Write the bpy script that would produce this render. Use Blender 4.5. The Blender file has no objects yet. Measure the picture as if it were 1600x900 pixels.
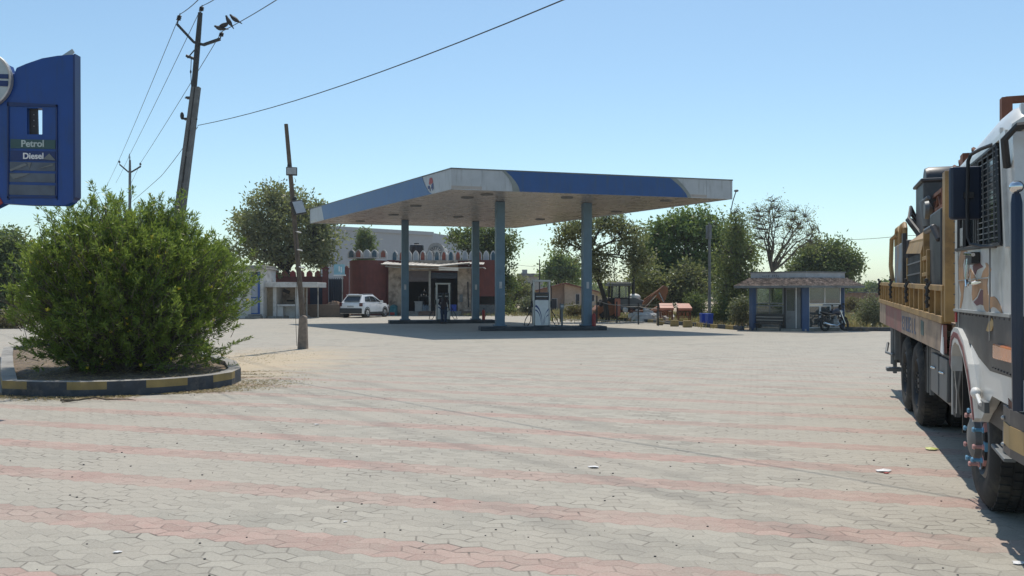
SKY_AIR, SKY_DUST, SKY_OZ, SKY_STR, SUN_STR, EXPO = 1.0, .6, 1.3, .14, 3.8, 0.04
import bpy, bmesh, math, random
import numpy as np
from mathutils import Vector, Matrix
R = math.radians
random.seed(7)
scene = bpy.context.scene
COL = scene.collection
F, H, HY, CX = 1300.0, 1.6, 461.0, 800.0     # focal length in pixels, eye height, horizon row, centre column

def at(px, py, Y):                            # the point at distance Y seen at a pixel
    return Vector(((px - CX) / F * Y, Y, H - (py - HY) / F * Y))
def gr(px, py, z=0.0):                        # the point of the ground seen at a pixel
    Y = F * (H - z) / (py - HY)
    return Vector(((px - CX) / F * Y, Y, z))
def V(*a): return Vector(a)

# ---------------------------------------------------------------- materials
class NT:
    def __init__(s, name):
        s.m = bpy.data.materials.new(name); s.m.use_nodes = True
        s.t = s.m.node_tree; s.t.nodes.clear()
        s.out = s.t.nodes.new('ShaderNodeOutputMaterial')
    def n(s, kind, **kw):
        nd = s.t.nodes.new(kind)
        for k, v in kw.items():
            if k.startswith('i_'):
                key = k[2:].replace('_', ' ')
                s.set(nd.inputs[key], v)
            else: setattr(nd, k, v)
        return nd
    def set(s, sock, v):
        if isinstance(v, bpy.types.NodeSocket): s.t.links.new(v, sock)
        elif v is not None:
            if isinstance(v, (tuple, list)) and len(v) == 3 and sock.type == 'RGBA': v = (*v, 1)
            sock.default_value = v
    def math(s, op, a, b=None, c=None):
        nd = s.t.nodes.new('ShaderNodeMath'); nd.operation = op
        s.set(nd.inputs[0], a)
        if b is not None: s.set(nd.inputs[1], b)
        if c is not None: s.set(nd.inputs[2], c)
        return nd.outputs[0]
    def mix(s, f, a, b, mode='MIX'):
        nd = s.t.nodes.new('ShaderNodeMix'); nd.data_type = 'RGBA'; nd.blend_type = mode
        s.set(nd.inputs[0], f); s.set(nd.inputs[6], a); s.set(nd.inputs[7], b)
        return nd.outputs[2]
    def ramp(s, v, p0, p1):
        nd = s.t.nodes.new('ShaderNodeMapRange'); s.set(nd.inputs[0], v)
        nd.inputs[1].default_value = p0; nd.inputs[2].default_value = p1
        return nd.outputs[0]
    def noise(s, vec, scale, detail=4, rough=.55):
        nd = s.t.nodes.new('ShaderNodeTexNoise'); s.set(nd.inputs['Vector'], vec)
        nd.inputs['Scale'].default_value = scale; nd.inputs['Detail'].default_value = detail
        nd.inputs['Roughness'].default_value = rough
        return nd.outputs['Fac']
    def coord(s, scl=None):
        c = s.t.nodes.new('ShaderNodeTexCoord').outputs['Object']
        if scl:
            mp = s.t.nodes.new('ShaderNodeMapping'); s.t.links.new(c, mp.inputs[0]); mp.inputs['Scale'].default_value = scl
            c = mp.outputs[0]
        return c
    def bump(s, h, strength, dist=.01):
        nd = s.t.nodes.new('ShaderNodeBump'); s.set(nd.inputs['Height'], h)
        nd.inputs['Strength'].default_value = strength; nd.inputs['Distance'].default_value = dist
        return nd.outputs[0]

def mat(name, col, rough=.6, metal=0, var=.18, scale=2.5, dirt=None, dscale=1.2, dth=(.5, .7), streak=False, bump=0, bscale=25, coat=0, spec=.5):
    s = NT(name)
    c = s.coord()
    a = s.noise(c, scale, 5)
    f = s.ramp(a, .3, .7)
    lo = tuple(x * (1 - var) for x in col); hi = tuple(min(1, x * (1 + var)) for x in col)
    base = s.mix(f, lo, hi)
    if dirt:
        dc = s.coord((1, 1, .12)) if streak else c
        d = s.ramp(s.noise(dc, dscale * (4 if streak else 1), 8, .65), *dth)
        base = s.mix(d, base, dirt)
    p = s.n('ShaderNodeBsdfPrincipled')
    s.set(p.inputs['Base Color'], base); p.inputs['Metallic'].default_value = metal
    s.set(p.inputs['Roughness'], s.math('ADD', s.math('MULTIPLY', a, .25), rough - .12))
    p.inputs['Specular IOR Level'].default_value = spec
    if coat: p.inputs['Coat Weight'].default_value = coat; p.inputs['Coat Roughness'].default_value = .08
    if bump: s.set(p.inputs['Normal'], s.bump(s.noise(c, bscale, 6), bump, .02))
    s.t.links.new(p.outputs[0], s.out.inputs[0])
    return s.m

def leafmat(name, c1, c2, trans=.35, rough=.5):
    s = NT(name)
    g = s.n('ShaderNodeNewGeometry')
    nz = s.noise(s.coord(), 1.1, 4)
    f = s.math('ADD', s.math('MULTIPLY', g.outputs['Random Per Island'], .5), s.math('MULTIPLY', s.ramp(nz, .35, .65), .5))
    col = s.mix(f, c1, c2)
    p = s.n('ShaderNodeBsdfPrincipled'); s.set(p.inputs['Base Color'], col); p.inputs['Roughness'].default_value = rough
    p.inputs['Specular IOR Level'].default_value = .35
    tr = s.n('ShaderNodeBsdfTranslucent'); s.set(tr.inputs[0], s.mix(.5, col, (.25, .32, .05), 'MIX'))
    mx = s.n('ShaderNodeMixShader'); mx.inputs[0].default_value = trans
    s.t.links.new(p.outputs[0], mx.inputs[1]); s.t.links.new(tr.outputs[0], mx.inputs[2])
    s.t.links.new(mx.outputs[0], s.out.inputs[0])
    return s.m

def glassmat(name, tint=(.7, .78, .76), refl=.18, clear=.8):
    s = NT(name)
    t = s.n('ShaderNodeBsdfTransparent'); s.set(t.inputs[0], tint)
    g = s.n('ShaderNodeBsdfGlossy'); g.inputs['Roughness'].default_value = .03; s.set(g.inputs[0], (.9, .95, 1))
    d = s.n('ShaderNodeBsdfDiffuse'); s.set(d.inputs[0], (.25, .26, .25))
    fr = s.n('ShaderNodeFresnel'); fr.inputs[0].default_value = 1.5
    m1 = s.n('ShaderNodeMixShader'); m1.inputs[0].default_value = 1 - clear
    s.t.links.new(t.outputs[0], m1.inputs[1]); s.t.links.new(d.outputs[0], m1.inputs[2])
    m2 = s.n('ShaderNodeMixShader'); s.set(m2.inputs[0], s.math('ADD', fr.outputs[0], refl * .3))
    s.t.links.new(m1.outputs[0], m2.inputs[1]); s.t.links.new(g.outputs[0], m2.inputs[2])
    s.t.links.new(m2.outputs[0], s.out.inputs[0])
    return s.m

M = {}
def mm(k, *a, **kw): M[k] = mat(k, *a, **kw)
mm('concrete', (.30, .28, .25), .85, var=.25, dirt=(.12, .11, .10), bump=.3)
mm('pole_concrete', (.15, .152, .15), .9, var=.25, bump=.4, scale=6)
mm('dark_steel', (.045, .045, .045), .6, .3, var=.3)
mm('wood', (.13, .10, .075), .85, var=.35, scale=8, bump=.4)
mm('stub', (.24, .19, .15), .9, var=.3, scale=8, bump=.4)
mm('wire', (.05, .05, .05), .6)
mm('sign_blue', (.005, .050, .24), .38, var=.12, dirt=(.012, .045, .16), streak=True, dscale=2)
mm('sign_blue_dark', (.006, .022, .11), .4)
mm('sign_grey', (.09, .11, .14), .6, var=.3, scale=4)
mm('sign_green', (.035, .085, .085), .5)
mm('sign_letter', (.45, .52, .50), .5)
mm('sign_letter_white', (.75, .75, .75), .5)
mm('white_paint', (.72, .71, .68), .5, var=.1, dirt=(.42, .38, .32), dth=(.55, .8))
mm('alu', (.42, .42, .41), .4, .6)
mm('fascia_white', (.42, .44, .46), .5, var=.08, dirt=(.27, .275, .27), streak=True, dscale=1.6, dth=(.52, .72))
mm('fascia_blue', (.012, .070, .23), .42, var=.10, dirt=(.03, .075, .17), streak=True, dscale=1.6, dth=(.5, .72))
mm('fascia_blue_pale', (.045, .12, .28), .42, var=.10, dirt=(.04, .09, .22), streak=True, dscale=1.2, dth=(.5, .8))  # paler blue for the band on the left face
mm('fascia_grey', (.22, .24, .23), .5)  # own grey of the curved slivers edging the blue band
mm('soffit', (.37, .32, .285), .28, var=.06, dirt=(.31, .27, .24), dscale=.5, dth=(.4, .9))
mm('column_blue', (.095, .165, .225), .42, var=.12, dirt=(.08, .12, .15), streak=True, dth=(.55, .75))
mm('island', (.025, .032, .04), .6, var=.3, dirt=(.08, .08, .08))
mm('logo_red', (.35, .05, .05), .5); mm('logo_blue', (.02, .04, .16), .5)
mm('black', (.018, .018, .02), .5); mm('rubber', (.022, .022, .022), .85, var=.3, scale=9, dirt=(.09, .08, .065), dth=(.5, .8), dscale=5)
mm('red', (.32, .03, .025), .5); mm('blue_plastic', (.015, .07, .42), .4)
mm('kerb_black', (.05, .058, .07), .8, var=.3, scale=5, dirt=(.16, .15, .13), dscale=4, dth=(.5, .75), bump=.3)
mm('kerb_yellow', (.30, .22, .085), .8, var=.2, scale=5, dirt=(.2, .16, .1), dscale=4, dth=(.5, .75), bump=.3)
mm('soil', (.17, .125, .085), .95, var=.4, scale=5, bump=.8, bscale=18)
mm('fort_red', (.17, .05, .04), .8, var=.15, dirt=(.13, .045, .04), streak=True)
mm('fort_white', (.58, .56, .53), .8, var=.15, dirt=(.2, .18, .16)); mm('fort_blue', (.06, .12, .16), .8, dirt=(.2, .2, .18)); mm('fort_inred', (.30, .09, .06), .8, dirt=(.2, .15, .12))
mm('plaster', (.44, .35, .27), .85, var=.2, dirt=(.17, .13, .10), dscale=1.6, dth=(.45, .65), bump=.2)
mm('plaster_white', (.58, .56, .53), .85, var=.12, dirt=(.28, .25, .22), dscale=1.3, dth=(.5, .7), bump=.2)
mm('tan_wall', (.30, .24, .165), .9, var=.2, dirt=(.2, .16, .12), bump=.2)
mm('brown_wall', (.20, .15, .115), .9, var=.2, dirt=(.12, .1, .08), bump=.2)
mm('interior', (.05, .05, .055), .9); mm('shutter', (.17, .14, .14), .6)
mm('door_blue', (.02, .08, .28), .5); mm('door_panel', (.33, .36, .42), .5)
mm('roof_tile', (.42, .31, .25), .9, var=.45, scale=14, dirt=(.2, .15, .12), dscale=5, dth=(.45, .6), bump=.6, bscale=14)
mm('hut_blue', (.035, .075, .17), .6, var=.15, dirt=(.06, .09, .16)); mm('hut_grey', (.40, .41, .43), .8, var=.15, dirt=(.24, .24, .25), bump=.2)
mm('hut_white', (.68, .68, .67), .5); mm('brick', (.22, .14, .10), .9, var=.35, scale=5, dirt=(.12, .09, .07))
mm('far_white', (.34, .36, .39), .8, var=.05); mm('far_grey', (.30, .30, .29), .8)
mm('house_cream', (.50, .40, .31), .85, dirt=(.36, .29, .22)); mm('house_pink', (.36, .26, .20), .85); mm('roof_red', (.20, .085, .065), .8)
mm('car_white', (.78, .78, .78), .3, var=.02, coat=.6); mm('car_black', (.02, .021, .024), .45); mm('car_glass', (.02, .028, .035), .08, var=.05)
mm('car_lamp', (.08, .01, .012), .25); mm('rim', (.35, .35, .36), .35, .8); mm('chrome', (.7, .7, .7), .15, 1.0, var=.05)
mm('truck_white', (.60, .60, .575), .38, var=.06, dirt=(.36, .33, .28), dscale=2.2, dth=(.52, .78), coat=.3)
mm('truck_dark', (.045, .045, .05), .45, var=.2, dirt=(.13, .115, .10), dscale=2.5, dth=(.5, .75))
mm('truck_band', (.07, .068, .065), .5, var=.3, dirt=(.04, .035, .035), dscale=3, dth=(.45, .65))
mm('truck_yellow', (.36, .225, .085), .55, var=.18, dirt=(.19, .115, .05), dscale=3, dth=(.48, .7), scale=5)
mm('truck_gold', (.38, .25, .10), .5); mm('truck_panel', (.33, .24, .17), .7, var=.25, scale=4, dirt=(.2, .15, .12), dscale=3)
mm('truck_redpanel', (.25, .11, .095), .7, var=.25, scale=4, dirt=(.24, .17, .13), dscale=3); mm('truck_letter', (.07, .10, .17), .7, dirt=(.2, .18, .16), dscale=6)
mm('decal_brown', (.36, .20, .10), .5, var=.2, scale=9); mm('decal_maroon', (.13, .04, .05), .5); mm('amber', (.60, .16, .02), .25, coat=.4)
mm('maroon', (.16, .035, .04), .5); mm('navy', (.015, .025, .05), .4, dirt=(.04, .045, .06), dth=(.55, .8)); mm('rust', (.16, .065, .04), .8, var=.35, scale=7, dirt=(.07, .04, .03))
mm('steel_grey', (.16, .17, .175), .55, .3, var=.2, dirt=(.09, .085, .08)); mm('stud_pink', (.55, .28, .26), .4); mm('stud_blue', (.12, .32, .50), .4)
mm('panel_blue', (.20, .26, .32), .5, var=.3, scale=2, dirt=(.28, .20, .14), dth=(.45, .6), dscale=2.5)
mm('excavator', (.26, .105, .045), .65, var=.25, dirt=(.12, .06, .04), dscale=3); mm('orange_red', (.42, .15, .09), .55, dirt=(.35, .12, .08))
mm('pile', (.30, .19, .12), .95, var=.4, scale=3, bump=.8, bscale=8); mm('rubble', (.5, .48, .45), .9)
mm('skin', (.14, .075, .05), .6); mm('hair', (.012, .01, .01), .5); mm('cloth_dark', (.035, .025, .03), .85); mm('cloth_navy', (.02, .035, .075), .85)
mm('bark', (.075, .058, .042), .95, var=.4, scale=9, bump=.5, bscale=14); mm('bark_grey', (.13, .11, .09), .95, var=.35, scale=9, bump=.4); mm('bark_black', (.035, .03, .025), .95, var=.3)
mm('lamp_lens', (.40, .41, .42), .3); mm('teal', (.02, .16, .17), .5); mm('paper', (.75, .73, .72), .7); mm('paper_red', (.45, .08, .07), .6); mm('wrap_yellow', (.45, .48, .12), .5)
mm('bird', (.03, .03, .035), .7); mm('cyan_sign', (.25, .45, .52), .5)
mm('tin', (.36, .34, .31), .5, .3, dirt=(.18, .14, .11), dscale=2); mm('flower', (.75, .60, .04), .5); mm('litter', (.38, .28, .12), .9, var=.4, scale=20)
M['glass'] = glassmat('window_glass'); M['hut_glass'] = glassmat('dusty_glass', (.42, .47, .46), .25, .6)
M['hut_glass_clear'] = glassmat('clear_pane', (.82, .86, .82), .1, .92)
M['leaf_bush'] = leafmat('oleander_leaf', (.055, .13, .025), (.34, .43, .09), .5, .36)
M['leaf_dark'] = leafmat('dark_leaf', (.065, .10, .04), (.18, .225, .10), .45)
M['leaf_mid'] = leafmat('mid_leaf', (.09, .125, .05), (.24, .27, .12), .45)
M['leaf_bright'] = leafmat('bright_leaf', (.075, .14, .04), (.22, .30, .11), .45)
M['leaf_olive'] = leafmat('olive_leaf', (.13, .14, .07), (.33, .32, .17), .45)
M['leaf_dry'] = leafmat('dry_leaf', (.13, .10, .055), (.24, .18, .09), .3)
M['leaf_pale'] = leafmat('pale_leaf', (.10, .12, .06), (.34, .33, .24), .3)
M['straw'] = leafmat('straw', (.24, .17, .09), (.42, .32, .17), .25)

# ---------------------------------------------------------------- mesh builder
class MB:
    def __init__(s): s.v = []; s.f = []; s.mi = []; s.T = Matrix.Identity(4)
    def add(s, vs, fs, m=0):
        o = len(s.v); s.v += [s.T @ Vector(p) for p in vs]
        for f in fs: s.f.append([o + i for i in f]); s.mi.append(m)
        return s
    def box(s, c, size, rz=0, m=0, rot=None, taper=1.0):
        x, y, z = (a / 2 for a in size)
        r = rot if rot else Matrix.Rotation(rz, 3, 'Z')
        vs = []
        for dz in (-1, 1):
            k = 1 if dz < 0 else taper
            for dx, dy in ((-1, -1), (1, -1), (1, 1), (-1, 1)):
                vs.append(Vector(c) + r @ Vector((dx * x * k, dy * y * k, dz * z)))
        return s.add(vs, [(3, 2, 1, 0), (4, 5, 6, 7), (0, 1, 5, 4), (1, 2, 6, 5), (2, 3, 7, 6), (3, 0, 4, 7)], m)
    def span(s, a, b, m=0):                    # axis-aligned box between two corners
        return s.box([(p + q) / 2 for p, q in zip(a, b)], [abs(p - q) for p, q in zip(a, b)], m=m)
    def prism(s, pts, off, m=0):               # polygon swept along a vector
        n = len(pts); off = Vector(off)
        vs = [Vector(p) for p in pts] + [Vector(p) + off for p in pts]
        fs = [tuple(range(n))[::-1], tuple(range(n, 2 * n))] + [(i, (i + 1) % n, n + (i + 1) % n, n + i) for i in range(n)]
        return s.add(vs, fs, m)
    def tube(s, pts, r, n=8, m=0, cap=True, sq=1.0):
        pts = [Vector(p) for p in pts]
        rs = r if isinstance(r, (list, tuple)) else [r] * len(pts)
        vs = []; fs = []; prev = None
        for i, p in enumerate(pts):
            d = (pts[min(i + 1, len(pts) - 1)] - pts[max(i - 1, 0)])
            d = d.normalized() if d.length > 1e-9 else Vector((0, 0, 1))
            if prev is None:
                u = d.cross(Vector((0, 0, 1)))
                if u.length < .05: u = d.cross(Vector((0, 1, 0)))
            else: u = prev - d * prev.dot(d)
            u.normalize(); w = d.cross(u); prev = u
            for k in range(n):
                a = 2 * math.pi * (k + .5) / n
                vs.append(p + (u * math.cos(a) + w * math.sin(a) * sq) * rs[i])
            if i:
                o = (i - 1) * n
                for k in range(n): fs.append((o + k, o + (k + 1) % n, o + n + (k + 1) % n, o + n + k))
        if cap:
            fs.append(tuple(range(n))[::-1]); fs.append(tuple(range((len(pts) - 1) * n, len(pts) * n)))
        return s.add(vs, fs, m)
    def ell(s, c, r, seg=12, rings=8, m=0):
        if not isinstance(r, (list, tuple)): r = (r, r, r)
        vs = [Vector(c) + Vector((0, 0, -r[2]))]; fs = []
        for i in range(1, rings):
            t = -math.pi / 2 + math.pi * i / rings
            for k in range(seg):
                a = 2 * math.pi * k / seg
                vs.append(Vector(c) + Vector((r[0] * math.cos(t) * math.cos(a), r[1] * math.cos(t) * math.sin(a), r[2] * math.sin(t))))
        vs.append(Vector(c) + Vector((0, 0, r[2])))
        for k in range(seg): fs.append((0, 1 + (k + 1) % seg, 1 + k))
        for i in range(rings - 2):
            o = 1 + i * seg
            for k in range(seg): fs.append((o + k, o + (k + 1) % seg, o + seg + (k + 1) % seg, o + seg + k))
        o = 1 + (rings - 2) * seg
        for k in range(seg): fs.append((o + k, o + (k + 1) % seg, len(vs) - 1))
        return s.add(vs, fs, m)
    def lathe(s, prof, c, axis='Z', n=24, m=0):   # prof: (radius, offset along the axis), closed when it ends where it starts
        vs = []; fs = []
        for r, h in prof:
            for k in range(n):
                a = 2 * math.pi * k / n; x, y = r * math.cos(a), r * math.sin(a)
                p = {'Z': (x, y, h), 'X': (h, x, y), 'Y': (x, h, y)}[axis]
                vs.append(Vector(c) + Vector(p))
        for i in range(len(prof) - 1):
            for k in range(n): fs.append((i * n + k, i * n + (k + 1) % n, (i + 1) * n + (k + 1) % n, (i + 1) * n + k))
        return s.add(vs, fs, m)
    def build(s, name, mats, parent=None, smooth=False, bevel=0, world=False, seg=2):
        if not isinstance(mats, (list, tuple)): mats = [mats]
        off = Vector((0, 0, 0))
        if world and parent: off = parent.location
        me = bpy.data.meshes.new(name)
        me.from_pydata([tuple(p - off) for p in s.v], [], s.f)
        for m in mats: me.materials.append(M[m] if isinstance(m, str) else m)
        me.polygons.foreach_set('material_index', s.mi)
        bm = bmesh.new(); bm.from_mesh(me); bmesh.ops.recalc_face_normals(bm, faces=bm.faces); bm.to_mesh(me); bm.free()
        if smooth:
            me.polygons.foreach_set('use_smooth', [True] * len(me.polygons))
            me.set_sharp_from_angle(angle=R(40))
        o = bpy.data.objects.new(name, me); COL.objects.link(o)
        if parent: o.parent = parent
        if bevel:
            b = o.modifiers.new('bevel', 'BEVEL'); b.width = bevel; b.segments = seg; b.limit_method = 'ANGLE'; b.angle_limit = R(40)
        return o

def tag(o, label=None, cat=None, group=None, kind=None):
    if label: o['label'] = label
    if cat: o['category'] = cat
    if group: o['group'] = group
    if kind: o['kind'] = kind
    return o
def thing(name, label, cat, loc=(0, 0, 0), rz=0, group=None, rot=None):
    o = bpy.data.objects.new(name, None); COL.objects.link(o); o.location = loc
    o.rotation_euler = rot if rot else (0, 0, rz); o.empty_display_size = .3
    return tag(o, label, cat, group)
def dup(root, loc=None, rz=None, label=None):
    def rec(o, par):
        c = o.copy(); COL.objects.link(c)
        if par: c.parent = par
        for ch in list(o.children): rec(ch, c)
        return c
    r = rec(root, None)
    if loc is not None: r.location = loc
    if rz is not None: r.rotation_euler = (0, 0, rz)
    if label: r['label'] = label
    return r

# ---------------------------------------------------------------- foliage
rng = np.random.default_rng(5)
def leaf_cloud(name, C, D, L, W, mt, parent=None, jit=.6, world=True, up=0.0):
    """one mesh of leaf-shaped quads at C (n,3), growing roughly along D (n,3)"""
    C = np.asarray(C, float); n = len(C)
    if n == 0: return None
    d = rng.normal(size=(n, 3)) * jit + (0 if D is None else np.asarray(D)); d[:, 2] += up
    d /= np.linalg.norm(d, axis=1)[:, None] + 1e-9
    r = rng.normal(size=(n, 3)); w = np.cross(d, r); w /= np.linalg.norm(w, axis=1)[:, None] + 1e-9
    l = (L * rng.uniform(.65, 1.25, n))[:, None]; ww = (W * rng.uniform(.7, 1.2, n))[:, None]
    nrm = np.cross(d, w)
    vs = np.stack([C, C + d * l * .45 + w * ww / 2 + nrm * l * .06, C + d * l, C + d * l * .45 - w * ww / 2 + nrm * l * .06], 1).reshape(-1, 3)
    if world and parent: vs = vs - np.array(parent.location)
    me = bpy.data.meshes.new(name)
    me.vertices.add(4 * n); me.loops.add(4 * n); me.polygons.add(n)
    me.vertices.foreach_set('co', vs.ravel()); me.loops.foreach_set('vertex_index', np.arange(4 * n))
    me.polygons.foreach_set('loop_start', np.arange(0, 4 * n, 4)); me.polygons.foreach_set('loop_total', np.full(n, 4))
    me.update(); me.materials.append(M[mt]) 
    o = bpy.data.objects.new(name, me); COL.objects.link(o)
    if parent: o.parent = parent
    return o

def lobe(px, py, rx, ry, Y, dY=0, dk=.8):
    k = Y / F
    return (at(px, py, Y) + Vector((0, dY, 0)), (rx * k, max(rx, ry) * k * dk, ry * k))

def tree(name, label, cat, base, lobes, nc, nl, leaf=(.22, .12), lm='leaf_mid', bark='bark', tr=.2, fork=.35, group=None,
         clump=.55, path=None, twig=.02, shell=.5, droop=0, jit=1.0, flowers=None, nodup=None):
    root = thing(name, label, cat, base, group=group)
    base = Vector(base)
    vol = [l[1][0] * l[1][1] * l[1][2] for l in lobes]; tot = sum(vol)
    top = max(l[0].z + l[1][2] for l in lobes)
    cen = sum((l[0] * v for l, v in zip(lobes, vol)), Vector()) / tot
    mb = MB()
    if path is None:
        fk = base.lerp(Vector((cen.x, cen.y, base.z + (top - base.z) * fork)), 1); fk.x = base.x + (cen.x - base.x) * .35; fk.y = base.y + (cen.y - base.y) * .35
        path = [base, base.lerp(fk, .5) + Vector((random.uniform(-.1, .1), 0, 0)), fk]
    fk = Vector(path[-1])
    npth = len(path)
    mb.tube([Vector(path[0]) - Vector((0, 0, .1))] + [Vector(p) for p in path[1:]], [tr * (1.25 if i == 0 else 1 - .35 * i / npth) for i in range(npth)], 8)
    limbs = []
    for (c, r), v in zip(lobes, vol):
        for q in range(3 if v > tot * .25 else 2):
            e = c + Vector((random.uniform(-.5, .5) * r[0], random.uniform(-.5, .5) * r[1], random.uniform(-.1, .6) * r[2]))
            mid = fk.lerp(e, .5) + Vector((0, 0, .08 * (e - fk).length)) + Vector((random.gauss(0, .08), random.gauss(0, .08), 0)) * (e - fk).length
            P = []
            for i in range(7):
                t = i / 6
                P.append(fk * (1 - t) ** 2 + mid * 2 * t * (1 - t) + e * t * t + Vector((random.gauss(0, .02), random.gauss(0, .02), 0)) * (e - fk).length * (t > 0))
            mb.tube(P, [tr * .55 * (1 - .8 * i / 6) for i in range(7)], 6)
            limbs += P[1:]
    LA = np.array([tuple(p) for p in limbs])
    Cs, Ds = [], []
    for i in range(nc):
        k = random.choices(range(len(lobes)), weights=[v ** .8 for v in vol])[0]
        c, r = lobes[k]
        d = Vector((random.gauss(0, 1), random.gauss(0, 1), random.gauss(0, 1))).normalized()
        rad = random.random() ** shell
        p = c + Vector((d.x * r[0], d.y * r[1], d.z * r[2])) * rad
        if p.z < base.z + .1: continue
        dist = np.linalg.norm(LA - np.array(p), axis=1) + (LA[:, 2] > p.z) * .4
        a = Vector(LA[int(dist.argmin())])
        m = a.lerp(p, .55) + Vector((random.gauss(0, .05), random.gauss(0, .05), random.gauss(0, .05) + .04)) * (p - a).length
        mb.tube([a, m, p], [twig * 1.6, twig, twig * .4], 4, cap=False)
        sz = clump * random.uniform(.6, 1.3)
        n = int(nl * random.uniform(.5, 1.4))
        if n > 0:
            g = rng.normal(size=(n, 3)) * sz * .42 * np.array([1, 1, .75])
            if droop: g[:, 2] -= np.abs(rng.normal(size=n)) * droop
            Cs.append(g + np.array(p)); Ds.append(g / (sz * .42 + 1e-6) * .4)
    mb.build('trunk', bark, root, smooth=True, world=True)
    if Cs:
        C = np.concatenate(Cs); D = np.concatenate(Ds); keep = C[:, 2] > base.z + .03
        leaf_cloud('crown', C[keep], D[keep], leaf[0], leaf[1], lm, root, jit=jit, up=-.2 if droop else .1)
        if flowers:
            idx = rng.choice(len(C), flowers[1], replace=False)
            leaf_cloud('blossom', np.repeat(C[idx], 4, 0), None, flowers[2], flowers[2] * .7, flowers[0], root)
    return root

def letters(body, txt, mt, parent, loc, rot, size, ext=.004, name='lettering', bold=0):
    cu = bpy.data.curves.new('t', 'FONT'); cu.body = txt; cu.size = size; cu.extrude = ext; cu.align_x = 'CENTER'; cu.offset = bold
    to = bpy.data.objects.new('t', cu); COL.objects.link(to)
    bpy.context.view_layer.update()
    me = bpy.data.meshes.new_from_object(to.evaluated_get(bpy.context.evaluated_depsgraph_get()))
    bpy.data.objects.remove(to)
    me.materials.clear(); me.materials.append(M[mt])
    o = bpy.data.objects.new(name, me); COL.objects.link(o); o.parent = parent; o.location = loc; o.rotation_euler = rot
    return o
# ================================================================ SETTING
S = NT('paver_blocks')
co = S.coord(); sp = S.n('ShaderNodeSeparateXYZ'); S.t.links.new(co, sp.inputs[0])
X, Y = sp.outputs[0], sp.outputs[1]
th = R(16.5); cs, sn = math.cos(th), math.sin(th)
wob = S.math('MULTIPLY', S.math('SUBTRACT', S.noise(co, .25, 2), .5), .10)
u = S.math('SUBTRACT', S.math('MULTIPLY', X, cs), S.math('MULTIPLY', Y, sn))
v = S.math('ADD', S.math('ADD', S.math('MULTIPLY', X, sn), S.math('MULTIPLY', Y, cs)), wob)
tri = lambda t: S.math('MULTIPLY', S.math('ABSOLUTE', S.math('SUBTRACT', S.math('FRACT', t), .5)), 2)
w_, l_ = .115, .225
v2 = S.math('ADD', S.math('SUBTRACT', v, .07), S.math('MULTIPLY', tri(S.math('DIVIDE', u, .225)), .045))
u2 = S.math('ADD', u, S.math('MULTIPLY', tri(S.math('DIVIDE', v2, .23)), .04))
vr = S.math('DIVIDE', v2, w_); row = S.math('FLOOR', vr)
par = S.math('MULTIPLY', S.math('FRACT', S.math('MULTIPLY', row, .5)), 1.0)
uc = S.math('ADD', S.math('DIVIDE', u2, l_), par); cell = S.math('FLOOR', uc)
fu = S.math('FRACT', uc); fv = S.math('FRACT', vr)
du = S.math('MULTIPLY', S.math('MINIMUM', fu, S.math('SUBTRACT', 1, fu)), l_)
dv = S.math('MULTIPLY', S.math('MINIMUM', fv, S.math('SUBTRACT', 1, fv)), w_)
dj = S.math('MINIMUM', du, dv)
nz2 = S.noise(co, 1.3, 5, .6)
jw = S.math('MULTIPLY', nz2, .008)
joint = S.math('SUBTRACT', 1, S.ramp(S.math('SUBTRACT', dj, jw), -.002, .0045))
cb = S.n('ShaderNodeCombineXYZ'); S.t.links.new(row, cb.inputs[0]); S.t.links.new(cell, cb.inputs[1])
wn = S.n('ShaderNodeTexWhiteNoise'); wn.noise_dimensions = '3D'; S.t.links.new(cb.outputs[0], wn.inputs[0])
rnd = wn.outputs['Value']
fr10 = S.math('FRACT', S.math('DIVIDE', S.math('ADD', row, .5), 10.0))
isred = S.math('MULTIPLY', S.math('MULTIPLY', S.math('LESS_THAN', fr10, .3), S.math('SUBTRACT', 1, S.ramp(v, 9.0, 27.0))), S.math('ADD', .62, S.math('MULTIPLY', .38, S.ramp(S.noise(co, .7, 6, .65), .38, .6))))
grey = S.mix(rnd, (.225, .205, .168), (.40, .37, .305))
grey = S.mix(S.ramp(S.noise(co, .35, 3), .4, .62), grey, (.36, .32, .26))
red = S.mix(rnd, (.32, .155, .125), (.45, .25, .205))
col = S.mix(isred, grey, red)
dust = S.ramp(S.noise(co, .9, 8, .62), .40, .74)
col = S.mix(S.math('MULTIPLY', dust, S.math('SUBTRACT', .65, S.math('MULTIPLY', isred, .3))), col, (.43, .375, .30))
fine = S.ramp(S.noise(co, 60, 4, .7), .25, .75)
medn = S.ramp(S.noise(S.coord((1, 2.2, 1)), 9, 5, .7), .3, .7)
col = S.mix(S.math('MULTIPLY', medn, .30), col, (.46, .42, .33)); col = S.mix(S.math('MULTIPLY', S.ramp(S.noise(S.coord((1, 2, 1)), 5.3, 6, .7), .55, .75), .35), col, (.17, .15, .12))
col = S.mix(.28, col, S.mix(fine, (.16, .15, .135), (.62, .59, .53)))
# sand washed out of the planter over the paving beside it
sx = S.math('DIVIDE', S.math('SUBTRACT', X, -6.3), 2.6); sy = S.math('DIVIDE', S.math('SUBTRACT', Y, 20.0), 5.5)
rad = S.math('SQRT', S.math('ADD', S.math('MULTIPLY', sx, sx), S.math('MULTIPLY', sy, sy)))
sand = S.ramp(S.math('ADD', rad, S.math('MULTIPLY', S.math('SUBTRACT', S.noise(co, 1.1, 7, .7), .5), 1.8)), 1.15, .35)
col = S.mix(S.math('MULTIPLY', sand, .85), col, (.50, .40, .27))
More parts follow.
